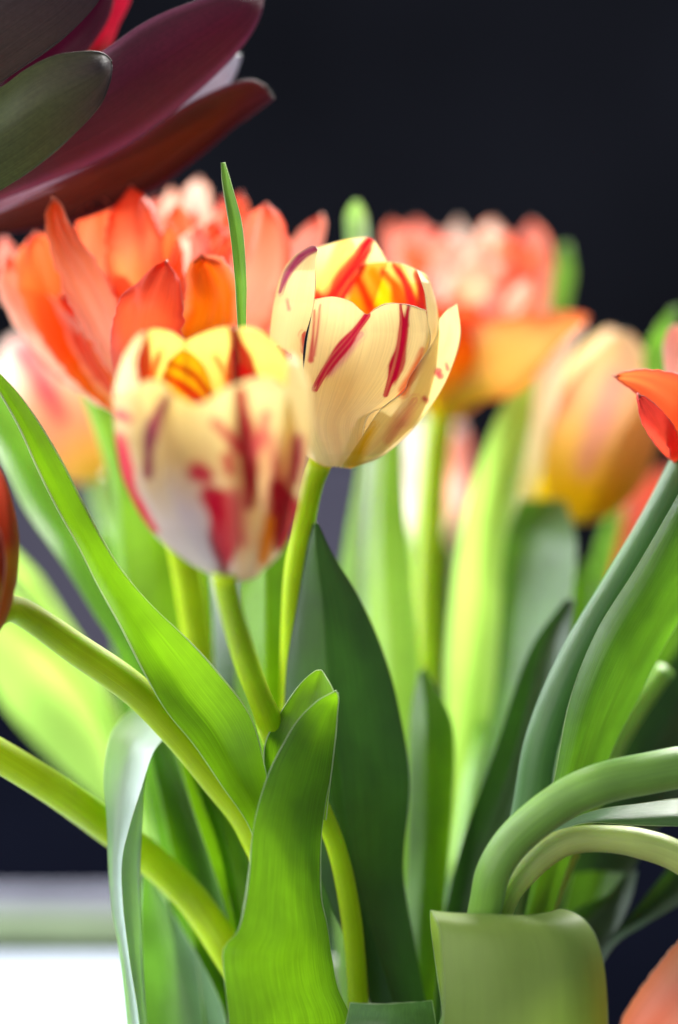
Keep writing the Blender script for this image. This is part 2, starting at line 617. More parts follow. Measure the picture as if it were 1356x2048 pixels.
class Cup:
    """a tulip cup: an egg-shaped wall round a leaning axis; petals are patches of that wall.
    base/top: (px, py); tilt: how far the mouth leans towards the camera; prof: (v, left radius, right radius) in px"""

    def __init__(s, base, top, depth, tilt, prof, flat=0.95):
        s.k = MMPX * (D + far(depth)) / D
        b = np.array(base, float)
        tp = np.array(top, float)
        ax = tp - b
        Lp = np.linalg.norm(ax)
        ax /= Lp
        im = ax[0] * RX - ax[1] * UP
        s.e1 = -ax[1] * RX - ax[0] * UP          # to the right of the axis
        tl = math.radians(tilt)
        s.e2 = im * math.cos(tl) - FW * math.sin(tl)
        s.e3 = -FW * math.cos(tl) - im * math.sin(tl)   # towards the camera
        s.h = Lp * s.k / math.cos(tl)
        s.base = P(np.array([base[0], base[1], depth]))
        s.prof = np.array(prof, float)
        s.flat = flat

    def wall(s, phi, v, off=0.0):
        pl = spline(s.prof, 200)
        rl = np.interp(v, pl[:, 0], pl[:, 1])
        rr = np.interp(v, pl[:, 0], pl[:, 2])
        cx = (rr - rl) / 2
        a = (rr + rl) / 2 * (1 + off)
        x = cx + a * np.cos(phi)
        z = a * s.flat * np.sin(phi)
        return (s.base + (x * s.k)[..., None] * s.e1 + (z * s.k)[..., None] * s.e3 + (v * s.h)[..., None] * s.e2)

    def petal(s, parent, phi, half, vtop, colf, off=0.0, skew=0.0, tip=0.35, peak=0.0, lean=0.0, strokes=None, mat='petal_striped',
              nu=80, nv=90, label=None, wave=0.0, seed=1, name='petal', v0=0.0, curl=0.0, notch=0.0):
        S_, T_ = np.meshgrid(np.linspace(-1, 1, nu), np.linspace(0, 1, nv))
        wprof = np.interp(T_, [0, 0.1, 0.3, 0.6, 0.85, 1], [0.55, 0.72, 0.95, 1.0, 0.96, 0.84])
        ph = np.radians(phi + skew * T_ + S_ * half * wprof)
        vt = vtop * (1 - tip * np.abs(S_) ** 2.8 + peak * np.exp(-(S_ / 0.18) ** 2) - notch * np.exp(-(S_ / 0.12) ** 2))
        vt = vt + wave * 0.02 * wob(S_ * 6, 0 * S_, seed)
        v = v0 + (vt - v0) * T_
        o_ = off - lean * T_ ** 3 + curl * np.abs(S_) ** 3 * T_ ** 1.5
        o_ = o_ + wave * 0.035 * wob(S_ * 3, T_ * 4, seed + 4) * T_
        G = s.wall(ph, v, o_)
        c = colf(T_, S_)
        if strokes:
            c = paint(c, PX(G), strokes, seed)
        m = Mesh()
        m.grid(G, c, rim=0.00022)
        o = m.build(name, mat, parent)
        if label:
            o['label'] = label
        return o


class Bowl:
    """a tulip cup known by its silhouette: petals are patches of the round wall spanned between the two side curves.
    left / right: silhouette points (px, py); depth: of the axis; flat: half depth over half width"""

    def __init__(s, left, right, depth, flat=0.9, lean=0.0):
        l, r_ = np.array(sorted(left, key=lambda p: p[1]), float), np.array(sorted(right, key=lambda p: p[1]), float)
        s.l, s.r, s.d, s.flat, s.lean = l, r_, depth, flat, lean
        s.k = MMPX * (D + depth) / D
        s.y0 = max(l[:, 1].max(), r_[:, 1].max())

    def depth(s, px, side, off):
        x0 = np.interp(px[..., 1], s.l[:, 1], s.l[:, 0])
        x1 = np.interp(px[..., 1], s.r[:, 1], s.r[:, 0])
        a = np.maximum((x1 - x0) / 2, 4)
        xn = np.clip((px[..., 0] - (x0 + x1) / 2) / a, -0.995, 0.995)
        return s.d - side * (a * s.flat * np.sqrt(1 - xn * xn) + off) * s.k - s.lean * (s.y0 - px[..., 1]) * s.k

    def petal(s, parent, L, R, top, colf, side=1, off=0.0, strokes=None, mat='petal_striped', nu=130, nv=150, seed=1, wave=2.0, label=None, flare=0.0):
        f = (lambda p: (200 + p[0] / 1.695, 400 + p[1] / 1.695))
        l, r_, tp = [spline(np.array([f(p) for p in q]), n) for q, n in ((L, nv), (R, nv), (top, nu))]
        u, t = np.linspace(0, 1, nu), np.linspace(0, 1, nv)
        G2 = l[:, None] * (1 - u)[None, :, None] + r_[:, None] * u[None, :, None]
        dtop = tp - (l[-1] * (1 - u)[:, None] + r_[-1] * u[:, None])
        G2 = G2 + dtop[None] * (t ** 2)[:, None, None]
        T_, S_ = np.meshgrid(t, np.linspace(-1, 1, nu), indexing='ij')
        dd = s.depth(G2, side, off + flare * T_ ** 3 + wave * wob(S_ * 3, T_ * 5, seed) * T_ * 1.0)
        G = P(np.concatenate([G2, dd[..., None]], -1))
        c = colf(T_, S_)
        if strokes:
            c = paint(c, G2, strokes, seed)
        m_ = Mesh()
        m_.grid(G, c, rim=0.00014)
        o = m_.build('petal', mat, parent)
        if label:
            o['label'] = label
        return o


def cq(*p):
    return [(200 + a / 1.695, 400 + b / 1.695) for a, b in p]


def mixc(a, b, f):
    return a * (1 - f[..., None]) + b * f[..., None]


# ================================================================== the setting
def box(name, x0, x1, y0, y1, z0, z1, mat, bev=0.0, parent=None, rot=0.0):
    v = [(x, y, z) for z in (z0, z1) for y in (y0, y1) for x in (x0, x1)]
    f = [(0, 2, 3, 1), (4, 5, 7, 6), (0, 1, 5, 4), (2, 6, 7, 3), (0, 4, 6, 2), (1, 3, 7, 5)]
    o = link(name, v, f, mat, parent, smooth=False)
    if bev:
        b = o.modifiers.new('bevel', 'BEVEL')
        b.width = bev
        b.segments = 3
    return o


wall = box('wall', -3.0, 3.0, 2.3, 2.4, -1.0, 2.5, 'wall_dark')
wall['kind'] = 'structure'
dado = box('wall_panel', -3.0, 0.15, 2.26, 2.295, -0.74, -0.19, 'wall_lilac', 0.01)
dado['kind'] = 'structure'
floor_ = box('floor', -3.0, 3.0, -2.0, 2.29, -0.80, -0.75, 'wall_dark')
floor_['kind'] = 'structure'

tb = thing('table', 'dark navy wooden table under the flowers', 'table', (0, 0.1, -0.75))
box('table_top', -0.75, 0.75, -0.45, 0.62, -0.03, 0.0, 'table_navy', 0.004, tb)
for sx in (-0.68, 0.68):
    for sy in (-0.38, 0.55):
        box('leg', sx - 0.03, sx + 0.03, sy - 0.03, sy + 0.03, -0.745, -0.031, 'table_navy', 0.004, tb)


def cloth(name, x0, x1, y0, y1, z, th, mat, label, cat, lump=0.0, seed=1, n=40):
    X, Y = np.meshgrid(np.linspace(x0, x1, n), np.linspace(y0, y1, n))
    top = z + th + lump * (0.6 + 0.5 * wob(X * 22, Y * 14, seed))
    edge = np.minimum(np.minimum(X - x0, x1 - X), np.minimum(Y - y0, y1 - Y))
    top = z + (top - z) * np.clip(edge / 0.012, 0, 1) ** 0.4
    G = np.stack([X, Y, top], -1)
    B = np.stack([X, Y, np.full_like(X, z)], -1)
    m = Mesh()
    m.grid(G)
    m.grid(B[:, ::-1])
    o = m.build(name, mat)
    o['label'] = label
    o['category'] = cat
    return o


cloth('tablecloth', -0.70, 0.03, -0.30, 0.258, 0.001, 0.002, 'white_cloth', 'smooth white cloth spread over the table', 'cloth')
cloth('folded_napkin', -0.55, 0.02, 0.264, 0.292, 0.001, 0.007, 'sage_cloth', 'sage green folded napkin behind the white cloth', 'napkin', 0.002, 4)
cloth('folded_scarf', -0.50, 0.02, 0.297, 0.318, 0.001, 0.005, 'grey_cloth', 'rumpled lilac grey folded cloth behind the green napkin', 'cloth', 0.004, 9)

# vase that holds the stems, just below the picture
VC = np.array((0.0, 0.03, 0.0))
prof = [(0.001, 0.003), (0.040, 0.003), (0.050, 0.008), (0.062, 0.03), (0.066, 0.05), (0.063, 0.066), (0.060, 0.074), (0.061, 0.078),
        (0.059, 0.079), (0.057, 0.077), (0.056, 0.072), (0.059, 0.064), (0.061, 0.05), (0.057, 0.03), (0.046, 0.012), (0.001, 0.010)]
pr = spline(np.array([(a, b, 0) for a, b in prof]), 60)
ang = np.linspace(0, 2 * math.pi, 49)
G = np.stack([pr[:, None, 0] * np.cos(ang), pr[:, None, 0] * np.sin(ang), pr[:, None, 1] + 0 * ang], -1) + VC
m = Mesh()
m.grid(G)
vase = m.build('vase', 'vase_glaze')
vase['label'] = 'white glazed vase holding the bunch of tulips'
vase['category'] = 'vase'

VG = 'cut tulips in the bunch'


def tulip(label, bx, by=2290, d=0.02):
    return thing('tulip', label, 'tulip', P(np.array([bx, by, d])), VG)


# ================================================================== tulip 1: front yellow and red one
YEL, CREAM, RED, CRIM = (236, 205, 110), (240, 226, 180), (190, 12, 22), (150, 0, 40)
t1 = tulip('yellow tulip with crimson flames, its cup closest to the hooded green leaf', 700)
bowl1 = Bowl(cq((430, 1298), (300, 1230), (170, 1120), (80, 950), (50, 800), (43, 650), (72, 540), (115, 470), (145, 440)),
             cq((440, 1298), (545, 1270), (610, 1200), (665, 1080), (705, 900), (722, 760), (716, 640), (690, 560), (640, 500), (560, 445)), -0.045, 0.85, 0.10)


def y_in(T, S_):
    return mixc(np.broadcast_to(lin((236, 184, 30)), T.shape + (3,)), lin((242, 216, 112)), np.clip(T * 1.3 - 0.2, 0, 1))


def y_out(T, S_, warm=0.0):
    a = grad(T, [(0, (242, 234, 206)), (0.2, (240, 220, 170)), (0.6, (244, 216, 142)), (1, (248, 230, 158))])
    f = np.clip(wob(S_ * 5, T * 2, 3) * 0.5 + 0.3, 0, 1) * 0.5
    return mixc(a, lin((232, 160, 120)), f * (1 - T))


def y_deep(T, S_):
    return grad(T, [(0, (236, 160, 0)), (0.7, (240, 172, 0)), (1, (244, 206, 40))])


def y_front(T, S_):
    a = y_out(T, S_)
    b = grad(T, [(0, (244, 240, 234)), (0.4, (224, 208, 206)), (0.65, (228, 196, 130)), (1, (240, 214, 130))])
    return mixc(a, b, np.clip(0.5 - S_ * 1.4, 0, 1))


def y_white(T, S_):
    a = grad(T, [(0, (240, 236, 228)), (0.35, (226, 214, 206)), (0.6, (226, 196, 130)), (1, (242, 216, 128))])
    return a


IN1 = [([(288, 655), (281, 720), (276, 800)], [9, 20, 22], (150, 0, 8), 5), ([(318, 705), (306, 750), (300, 790)], [3, 7, 11], (205, 70, 30), 8),
       ([(340, 725), (385, 750), (415, 785)], [3, 6, 5], (205, 80, 0), 5), ([(335, 750), (380, 785), (410, 815)], [4, 9, 8], (205, 40, 8), 6),
       ([(432, 715), (450, 750), (460, 800)], [3, 6, 9], (216, 100, 40), 9),
       ([(464, 655), (478, 710), (486, 760), (490, 810)], [6, 18, 28, 24], (150, 0, 4), 5), ([(480, 740), (508, 757)], [10, 6], (170, 10, 8), 6)]
OUT1 = [([(482, 785), (492, 860), (500, 930), (498, 1010)], [9, 15, 18, 8], (176, 0, 36), 8), ([(330, 795), (312, 840), (298, 890), (296, 950)], [6, 12, 11, 6], (150, 16, 62), 8),
        ([(430, 845), (462, 880), (478, 900)], [5, 10, 8], (204, 60, 66), 8), ([(532, 830), (520, 880), (510, 910)], [5, 11, 8], (208, 84, 84), 10),
        ([(395, 945), (408, 952)], [18, 16], (188, 30, 60), 10), ([(452, 915), (458, 945)], [9, 8], (204, 60, 66), 10),
        ([(420, 990), (440, 1010)], [18, 24], (180, 8, 48), 9), ([(446, 1010), (446, 1070), (448, 1140)], [24, 25, 9], (178, 0, 40), 7),
        ([(540, 880), (552, 960), (545, 1000)], [8, 10, 8], (214, 104, 90), 24), ([(470, 990), (478, 1080)], [12, 12], (216, 110, 100), 22),
        ([(596, 880), (592, 930), (585, 960)], [9, 13, 9], (196, 64, 84), 12), ([(556, 975), (570, 1020), (560, 1090)], [14, 30, 10], (186, 0, 44), 8),
        ([(540, 1040), (532, 1080), (525, 1120)], [6, 12, 6], (232, 160, 0), 8),
        ([(232, 885), (248, 960), (285, 1030), (310, 1060)], [19, 20, 13, 6], (226, 14, 60), 6), ([(240, 828), (258, 838)], [9, 6], (205, 30, 40), 6)]
# back petals first (inside faces seen)
bowl1.petal(t1, [(250, 1100), (130, 800), (108, 640), (116, 540), (148, 446)], [(330, 1100), (270, 800), (240, 660), (262, 560), (292, 482)],
            [(148, 446), (190, 438), (245, 450), (292, 482)], y_in, -1, 0, IN1, seed=2)
bowl1.petal(t1, [(360, 1100), (320, 800), (300, 600), (284, 482)], [(440, 1100), (480, 800), (476, 560), (470, 442)],
            [(284, 482), (340, 455), (400, 435), (450, 430), (470, 442)], y_in, -1, -4, IN1, seed=3)
bowl1.petal(t1, [(280, 1100), (200, 800), (196, 650), (232, 545)], [(400, 1100), (400, 800), (396, 740), (386, 668)],
            [(232, 545), (282, 508), (334, 540), (370, 600), (386, 668)], y_deep, -1, -26, IN1, seed=9)
bowl1.petal(t1, [(450, 1100), (450, 800), (452, 600), (452, 438)], [(600, 1100), (660, 800), (668, 650), (640, 555)],
            [(452, 438), (500, 430), (548, 448), (600, 492), (640, 555)], y_in, -1, -10, IN1, seed=4)
bowl1.petal(t1, [(430, 1298), (300, 1228), (172, 1118), (82, 950), (52, 800), (46, 650), (76, 540), (116, 472), (146, 448)],
            [(445, 1298), (380, 1150), (240, 950), (190, 800), (150, 700), (125, 600), (122, 540), (152, 460)],
            [(146, 448), (149, 450), (152, 460)], y_white, 1, -2, OUT1, seed=5)
bowl1.petal(t1, [(490, 1292), (540, 1100), (590, 900), (612, 760), (630, 640), (640, 556)], [(520, 1282), (608, 1200), (662, 1080), (702, 900), (719, 760), (713, 640), (680, 556), (645, 515)],
            [(640, 556), (642, 535), (645, 515)], y_out, 1, 0, OUT1, seed=6)
bowl1.petal(t1, [(425, 1297), (270, 1195), (165, 1000), (115, 830), (108, 720), (122, 645)], [(455, 1297), (360, 1100), (280, 850), (250, 740), (246, 655)],
            [(122, 645), (160, 612), (205, 620), (246, 655)], y_white, 1, 3, OUT1, seed=7)
bowl1.petal(t1, [(440, 1298), (450, 1100), (445, 850), (448, 720), (455, 628)], [(530, 1280), (600, 1190), (655, 1000), (675, 850), (648, 690)],
            [(455, 628), (510, 606), (575, 602), (625, 636), (648, 690)], y_out, 1, 5, OUT1, seed=12)
bowl1.petal(t1, [(425, 1298), (320, 1180), (235, 980), (205, 800), (210, 700), (228, 652)], [(510, 1290), (550, 1100), (525, 900), (485, 730), (462, 624)],
            [(228, 652), (270, 672), (322, 692), (380, 672), (430, 634), (462, 624)], y_front, 1, 10, OUT1, seed=8)
stem(t1, [(447, 1150, -0.050, 24), (462, 1220, -0.042, 24), (495, 1330, -0.020, 25), (530, 1420, 0.002, 26), (560, 1490, 0.012, 27), (615, 1575, 0.016, 25), (668, 1680, 0.018, 20),
          (700, 1820, 0.020, 20), (716, 1990, 0.022, 22), (725, 2290, 0.026, 24)], 'stem_yellow')

# ================================================================== tulip 2: in focus
t2 = tulip('cream yellow tulip with thin crimson stripes, sharp, leaning beside the orange double blooms', 640)
bowl2 = Bowl(cq((740, 905), (650, 820), (590, 700), (565, 600), (572, 480), (588, 350), (618, 240), (660, 185), (715, 150), (760, 120)),
             cq((840, 908), (960, 862), (1060, 772), (1110, 690), (1140, 580), (1152, 450), (1142, 350), (1120, 280), (1080, 235), (1000, 190)), 0.022, 0.9, 0.10)


def c_out(T, S_):
    a = grad(T, [(0, (240, 232, 188)), (0.15, (250, 238, 184)), (0.5, (252, 232, 156)), (1, (253, 239, 172))])
    f = np.clip(wob(S_ * 4, T * 3, 13) * 0.5, 0, 1) * 0.35
    return mixc(a, lin((226, 190, 130)), f)


def c_cream(T, S_):
    return grad(T, [(0, (244, 150, 10)), (0.5, (246, 200, 60)), (0.8, (248, 226, 120)), (1, (250, 236, 170))])


def c_in(T, S_):
    a = grad(T, [(0, (240, 70, 0)), (0.45, (236, 80, 10)), (0.75, (246, 190, 20)), (1, (250, 226, 120))])
    return a


IN2 = [([(742, 476), (715, 520), (675, 570), (650, 610)], [6, 17, 26, 28], (205, 12, 34), 4), ([(690, 495), (660, 540), (645, 575)], [18, 12, 8], (250, 220, 110), 8),
       ([(716, 560), (730, 590), (745, 620)], [6, 8, 10], (232, 60, 0), 7), ([(744, 545), (765, 575), (775, 600)], [8, 10, 8], (250, 180, 10), 8),
       ([(772, 545), (790, 575), (800, 615)], [7, 11, 13], (222, 66, 8), 8), ([(790, 530), (814, 575), (824, 618)], [5, 9, 12], (190, 8, 30), 5),
       ([(818, 532), (828, 560)], [8, 5], (245, 225, 150), 5), ([(838, 550), (846, 590), (848, 625)], [6, 13, 13], (160, 0, 20), 4)]
OUT2 = [([(632, 494), (602, 513), (575, 548), (560, 585)], [6, 8, 7, 3], (160, 14, 84), 4), ([(555, 700), (575, 715)], [6, 9], (200, 30, 44), 4),
        ([(574, 600), (578, 618)], [2, 3], (220, 150, 120), 4), ([(608, 670), (613, 700)], [6, 9], (205, 70, 44), 5),
        ([(630, 622), (626, 670), (620, 730)], [1.5, 2.5, 5], (205, 90, 70), 3), ([(640, 610), (634, 670), (628, 720)], [1.5, 2, 3], (215, 110, 90), 3),
        ([(648, 680), (640, 710)], [3, 5], (225, 140, 110), 5)]
OUT2F = [([(720, 668), (692, 703), (660, 745)], [5, 9, 6], (222, 150, 150), 10), ([(733, 630), (700, 678), (660, 728), (630, 778)], [6, 10, 10, 5], (190, 0, 58), 3),
         ([(804, 608), (806, 660), (796, 720), (772, 790)], [3, 9, 13, 5], (182, 0, 50), 3), ([(817, 608), (812, 650)], [2.5, 5], (175, 20, 54), 3),
         ([(845, 700), (825, 745), (806, 780)], [3, 7, 7], (226, 130, 80), 6), ([(630, 622), (626, 670), (622, 720)], [1.5, 2.5, 5], (205, 90, 70), 3),
         ([(640, 610), (634, 670), (628, 710)], [1.5, 2, 3], (215, 110, 90), 3)]
OUT2R = [([(876, 745), (880, 752)], [6, 5], (205, 90, 90), 4), ([(893, 728), (896, 738)], [2, 3], (205, 110, 100), 4), ([(849, 797), (853, 800)], [4, 4], (200, 70, 84), 4),
         ([(845, 700), (822, 745), (806, 785)], [3, 7, 8], (228, 130, 70), 6), ([(828, 800), (806, 840), (776, 880)], [3, 13, 4], (232, 160, 136), 16),
         ([(748, 850), (726, 886), (706, 926)], [2, 13, 15], (238, 196, 20), 12)]
bowl2.petal(t2, [(800, 800), (745, 500), (722, 330), (724, 220), (734, 162)], [(880, 800), (900, 500), (920, 380), (975, 215)],
            [(734, 162), (780, 148), (850, 131), (918, 129), (948, 165), (975, 215)], c_cream, -1, 0, IN2, seed=21)
bowl2.petal(t2, [(850, 800), (830, 500), (845, 330), (880, 222)], [(1000, 800), (1090, 500), (1108, 360), (1090, 250)],
            [(880, 222), (930, 213), (1000, 212), (1055, 228), (1090, 250)], c_in, -1, -8, IN2, seed=22)
bowl2.petal(t2, [(900, 860), (1040, 650), (1105, 450), (1104, 330), (1076, 238)], [(940, 872), (1090, 720), (1146, 460), (1141, 360), (1122, 285)],
            [(1076, 238), (1102, 250), (1122, 285)], c_out, 1, -4, None, seed=23)
bowl2.petal(t2, [(740, 903), (652, 820), (592, 700), (567, 600), (574, 480), (590, 350), (620, 242), (662, 187), (715, 155)], [(790, 905), (720, 740), (690, 600), (692, 480), (718, 380), (730, 290), (730, 210), (738, 168)],
            [(715, 155), (728, 156), (738, 168)], c_out, 1, 2, OUT2, seed=24)
bowl2.petal(t2, [(800, 906), (840, 810), (880, 735)], [(910, 888), (985, 812), (1030, 745)],
            [(880, 735), (950, 705), (1030, 745)], c_out, 1, 1, None, seed=29, nu=30, nv=30)
bowl2.petal(t2, [(745, 905), (690, 780), (686, 640), (700, 500), (716, 400), (728, 337)], [(880, 900), (905, 740), (975, 690), (1065, 600), (1118, 480), (1104, 374)],
            [(728, 337), (790, 328), (850, 345), (885, 374), (906, 388), (932, 370), (972, 352), (1040, 355), (1104, 374)], c_out, 1, 6, OUT2F, seed=26, wave=3)
bowl2.petal(t2, [(815, 907), (870, 830), (950, 712), (1030, 648), (1050, 600), (1136, 470), (1150, 402)], [(850, 910), (962, 864), (1064, 772), (1152, 652), (1202, 540), (1222, 450), (1211, 352)],
            [(1150, 402), (1178, 372), (1211, 352)], c_out, 1, 14, OUT2R, seed=28, flare=6)
stem(t2, [(640, 925, 0.020, 24), (622, 970, 0.022, 24), (605, 1060, 0.026, 24), (590, 1180, 0.032, 25), (585, 1400, 0.04, 27), (600, 1800, 0.04, 29), (640, 2290, 0.03, 30)], 'stem_yellow')

# ================================================================== tulip 3: orange double, left
O_IN = [(0, (250, 200, 0)), (0.25, (248, 164, 10)), (0.5, (246, 104, 24)), (1, (248, 122, 74))]
O_OUT = [(0, (248, 224, 140)), (0.25, (250, 196, 150)), (0.6, (250, 160, 134)), (1, (248, 122, 84))]
O_TOP = [(0, (250, 186, 20)), (0.4, (250, 164, 84)), (0.75, (250, 130, 90)), (1, (248, 108, 66))]
O_RED = [(0, (248, 170, 40)), (0.4, (246, 116, 70)), (1, (245, 98, 66))]
PEACH = [(0, (250, 196, 90)), (0.5, (253, 210, 176)), (1, (255, 232, 212))]
PINK = [(0, (250, 186, 120)), (0.5, (250, 178, 164)), (1, (250, 150, 130))]
t3 = tulip('large open orange double tulip under the dark red bracts', 560)
b3 = (300, 850, 0.05)


def dp(t, tipx, stops, hw, mids=(), base=b3, d=None, jag=0.07, **k):
    k.setdefault('ruf', 0.0022)
    k.setdefault('edge', (252, 150, 110) if len(stops) % 2 else (250, 134, 96))
    """double-tulip petal from the flower's base to a tip"""
    sp = [(base[0] + 10 * random.uniform(-1, 1), base[1], base[2], hw * 0.30, 0)]
    for q in mids:
        sp.append((q[0], q[1], q[2], q[3] if len(q) > 3 else hw, q[4] if len(q) > 4 else 0))
    sp.append((tipx[0], tipx[1], tipx[2], hw * (tipx[3] if len(tipx) > 3 else 0.8), tipx[4] if len(tipx) > 4 else 0))
    return petal(t, sp, stops, jag=jag, **k)


dp(t3, (400, 362, 0.10), PEACH, 44, [(350, 640, 0.085, 46)], cup=0.3, jag=0.06)
dp(t3, (346, 382, 0.10), PEACH, 24, [(330, 600, 0.09, 30)], cup=0.3)
dp(t3, (640, 434, 0.075, 0.6), PINK, 40, [(470, 700, 0.06, 50), (585, 540, 0.07, 40)], cup=0.4)
dp(t3, (480, 390, 0.085), O_RED, 34, [(430, 600, 0.075, 44)], cup=0.3)
dp(t3, (168, 440, 0.095), PINK, 26, [(220, 640, 0.08, 34)], cup=0.3)
dp(t3, (312, 398, 0.085), PINK, 28, [(305, 600, 0.08, 36)], cup=0.3)
dp(t3, (352, 412, 0.075), O_TOP, 36, [(345, 640, 0.07, 50), (355, 500, 0.072, 40)], cup=0.35)
dp(t3, (395, 452, 0.062), PINK, 32, [(375, 650, 0.06, 44), (390, 530, 0.06, 34)], cup=0.5)
dp(t3, (432, 450, 0.070), O_RED, 42, [(420, 620, 0.06, 44)], cup=0.3)
dp(t3, (532, 408, 0.052), O_OUT, 62, [(430, 700, 0.05, 70), (515, 540, 0.048, 62)], cup=-0.45, edge=(244, 90, 60))
dp(t3, (192, 398, 0.060), O_TOP, 48, [(230, 660, 0.055, 60), (200, 520, 0.055, 50)], cup=0.35, edge=(246, 96, 60))
dp(t3, (262, 372, 0.052), O_TOP, 62, [(280, 650, 0.05, 62), (268, 500, 0.045, 58)], cup=-0.4, edge=(240, 84, 44))
dp(t3, (338, 452, 0.055), O_IN, 30, [(330, 640, 0.05, 40)], cup=0.4)
dp(t3, (70, 468, 0.062, 0.9), O_IN, 58, [(195, 735, 0.058, 52), (105, 590, 0.060, 58)], cup=0.55, edge=(250, 130, 80))
dp(t3, (14, 505, 0.066, 0.7), O_OUT, 36, [(205, 760, 0.056, 50), (95, 655, 0.060, 46), (35, 570, 0.064, 38)], cup=0.5, edge=(252, 214, 190))
dp(t3, (106, 402, 0.036, 0.35, 0), [(0, (248, 190, 120)), (0.4, (238, 160, 130)), (0.72, (240, 140, 96)), (1, (246, 110, 40))], 42,
   [(225, 690, 0.036, 38), (165, 560, 0.030, 42), (118, 460, 0.032, 26)], cup=-0.3, jag=0.10, tip=0.9)
dp(t3, (405, 515, 0.030), [(0, (240, 170, 10)), (0.5, (226, 130, 20)), (1, (232, 96, 20))], 58, [(385, 720, 0.03, 58), (425, 610, 0.026, 56)], cup=0.2)
dp(t3, (332, 528, 0.018), [(0, (240, 110, 60)), (0.5, (238, 104, 60)), (1, (240, 92, 60))], 68, [(285, 740, 0.024, 70), (300, 620, 0.012, 66)], cup=-0.35, jag=0.06, edge=(236, 78, 60))
dp(t3, (10, 478, 0.080, 0.8), PINK, 26, [(120, 720, 0.075, 30), (30, 560, 0.078, 28)], cup=0.3)
PR = random.Random(5)
for (tx, ty, hw, d_) in ((215, 470, 34, 0.07), (150, 520, 30, 0.066), (300, 455, 30, 0.066), (372, 470, 26, 0.052), (455, 470, 30, 0.06), (345, 560, 28, 0.04), (240, 540, 30, 0.05),
                         (498, 440, 30, 0.066), (128, 590, 34, 0.055), (425, 540, 28, 0.046), (285, 420, 26, 0.078), (228, 392, 28, 0.075), (448, 400, 26, 0.085), (392, 420, 24, 0.085)):
    dp(t3, (tx, ty, d_, 0.85, PR.uniform(-35, 35)), PR.choice((PINK, O_TOP, O_OUT, O_RED, PEACH)), hw,
       [(tx * 0.5 + 150 + PR.uniform(-12, 12), ty * 0.5 + 425, d_, hw * 1.1, PR.uniform(-30, 30))], cup=PR.uniform(-0.5, 0.6), ruf=0.003)
leaf(t3, [(500, 800, 0.02), (478, 680, 0.006), (470, 560, 0.002), (458, 450, 0.002), (444, 360, 0.004), (442, 325, 0.005)],
     [(530, 800, 0.02), (495, 680, 0.006), (493, 560, 0.002), (484, 450, 0.002), (462, 365, 0.004), (450, 325, 0.005)], 'leaf_glaucous', 0.002, 0.4,
     label='thin pointed blade standing up before the orange petals', nu=12, nv=50)
stem(t3, [(300, 850, 0.052, 26), (340, 1000, 0.055, 28), (372, 1140, 0.058, 30), (398, 1320, 0.058, 30), (450, 1700, 0.05, 31), (560, 2290, 0.03, 32)], 'stem_yellow')
leaf(t3, [(520, 2200, 0.04), (360, 1750, 0.062), (285, 1400, 0.072), (236, 1150, 0.078), (214, 950, 0.08), (165, 800, 0.082), (120, 690, 0.085)],
     [(620, 2200, 0.04), (480, 1750, 0.055), (432, 1400, 0.064), (420, 1150, 0.068), (370, 950, 0.07), (260, 800, 0.076), (130, 690, 0.085)], 'leaf_bright', -0.014, 0.75, midf=0.2)

# ================================================================== tulip 4: orange double, right, far
t4 = tulip('blurred orange double tulip with one petal drooping sideways', 830)
b4 = (905, 835, 0.125)
dp(t4, (785, 448, 0.150), PINK, 34, [(850, 640, 0.145, 44)], base=b4)
dp(t4, (832, 446, 0.148), PINK, 32, [(870, 640, 0.14, 44)], base=b4)
dp(t4, (915, 446, 0.155), PEACH, 40, [(915, 640, 0.14, 50)], base=b4, cup=-0.3)
dp(t4, (985, 452, 0.150), PEACH, 42, [(970, 640, 0.14, 50)], base=b4)
dp(t4, (1062, 450, 0.145), PINK, 44, [(1010, 680, 0.135, 50), (1066, 560, 0.14, 44)], base=b4, cup=-0.3)
dp(t4, (1042, 480, 0.135), O_TOP, 40, [(1000, 680, 0.13, 46), (1040, 580, 0.13, 42)], base=b4)
dp(t4, (840, 500, 0.130), O_RED, 44, [(870, 700, 0.125, 54)], base=b4)
dp(t4, (900, 480, 0.125), PINK, 46, [(895, 680, 0.12, 54)], base=b4, cup=-0.3)
dp(t4, (965, 470, 0.118), [(0, (248, 150, 20)), (0.35, (250, 110, 40)), (0.6, (252, 180, 140)), (1, (254, 226, 196))], 52, [(935, 680, 0.115, 58), (962, 560, 0.112, 52)], base=b4, cup=-0.4)
dp(t4, (855, 600, 0.112), O_IN, 50, [(870, 720, 0.112, 56)], base=b4)
dp(t4, (940, 610, 0.105), O_IN, 60, [(910, 730, 0.108, 60)], base=b4)
for (tx, ty, hw, d_) in ((812, 480, 26, 0.135), (870, 465, 26, 0.14), (945, 480, 30, 0.13), (1015, 470, 28, 0.135), (1085, 500, 28, 0.13), (900, 540, 30, 0.115), (1000, 560, 30, 0.11), (1060, 560, 26, 0.12), (830, 560, 28, 0.12)):
    dp(t4, (tx, ty, d_, 0.85, PR.uniform(-35, 35)), PR.choice((PINK, O_TOP, PEACH, PEACH, O_OUT)), hw, [(tx * 0.5 + 450, ty * 0.5 + 400, d_, hw * 1.1)], base=b4, cup=PR.uniform(-0.5, 0.6), ruf=0.003)
petal(t4, [(880, 838, 0.122, 20, 0), (925, 770, 0.108, 66, 0), (990, 720, 0.100, 78, 0), (1070, 675, 0.098, 52, 0), (1130, 645, 0.1, 28, 0), (1178, 633, 0.102, 8, 0)],
      [(0, (222, 210, 30)), (0.25, (228, 204, 10)), (0.45, (240, 184, 90)), (0.75, (240, 160, 92)), (1, (246, 130, 70))], cup=-0.4, tip=0.95, edge=(238, 110, 40), label='wide outer petal drooping to one side')
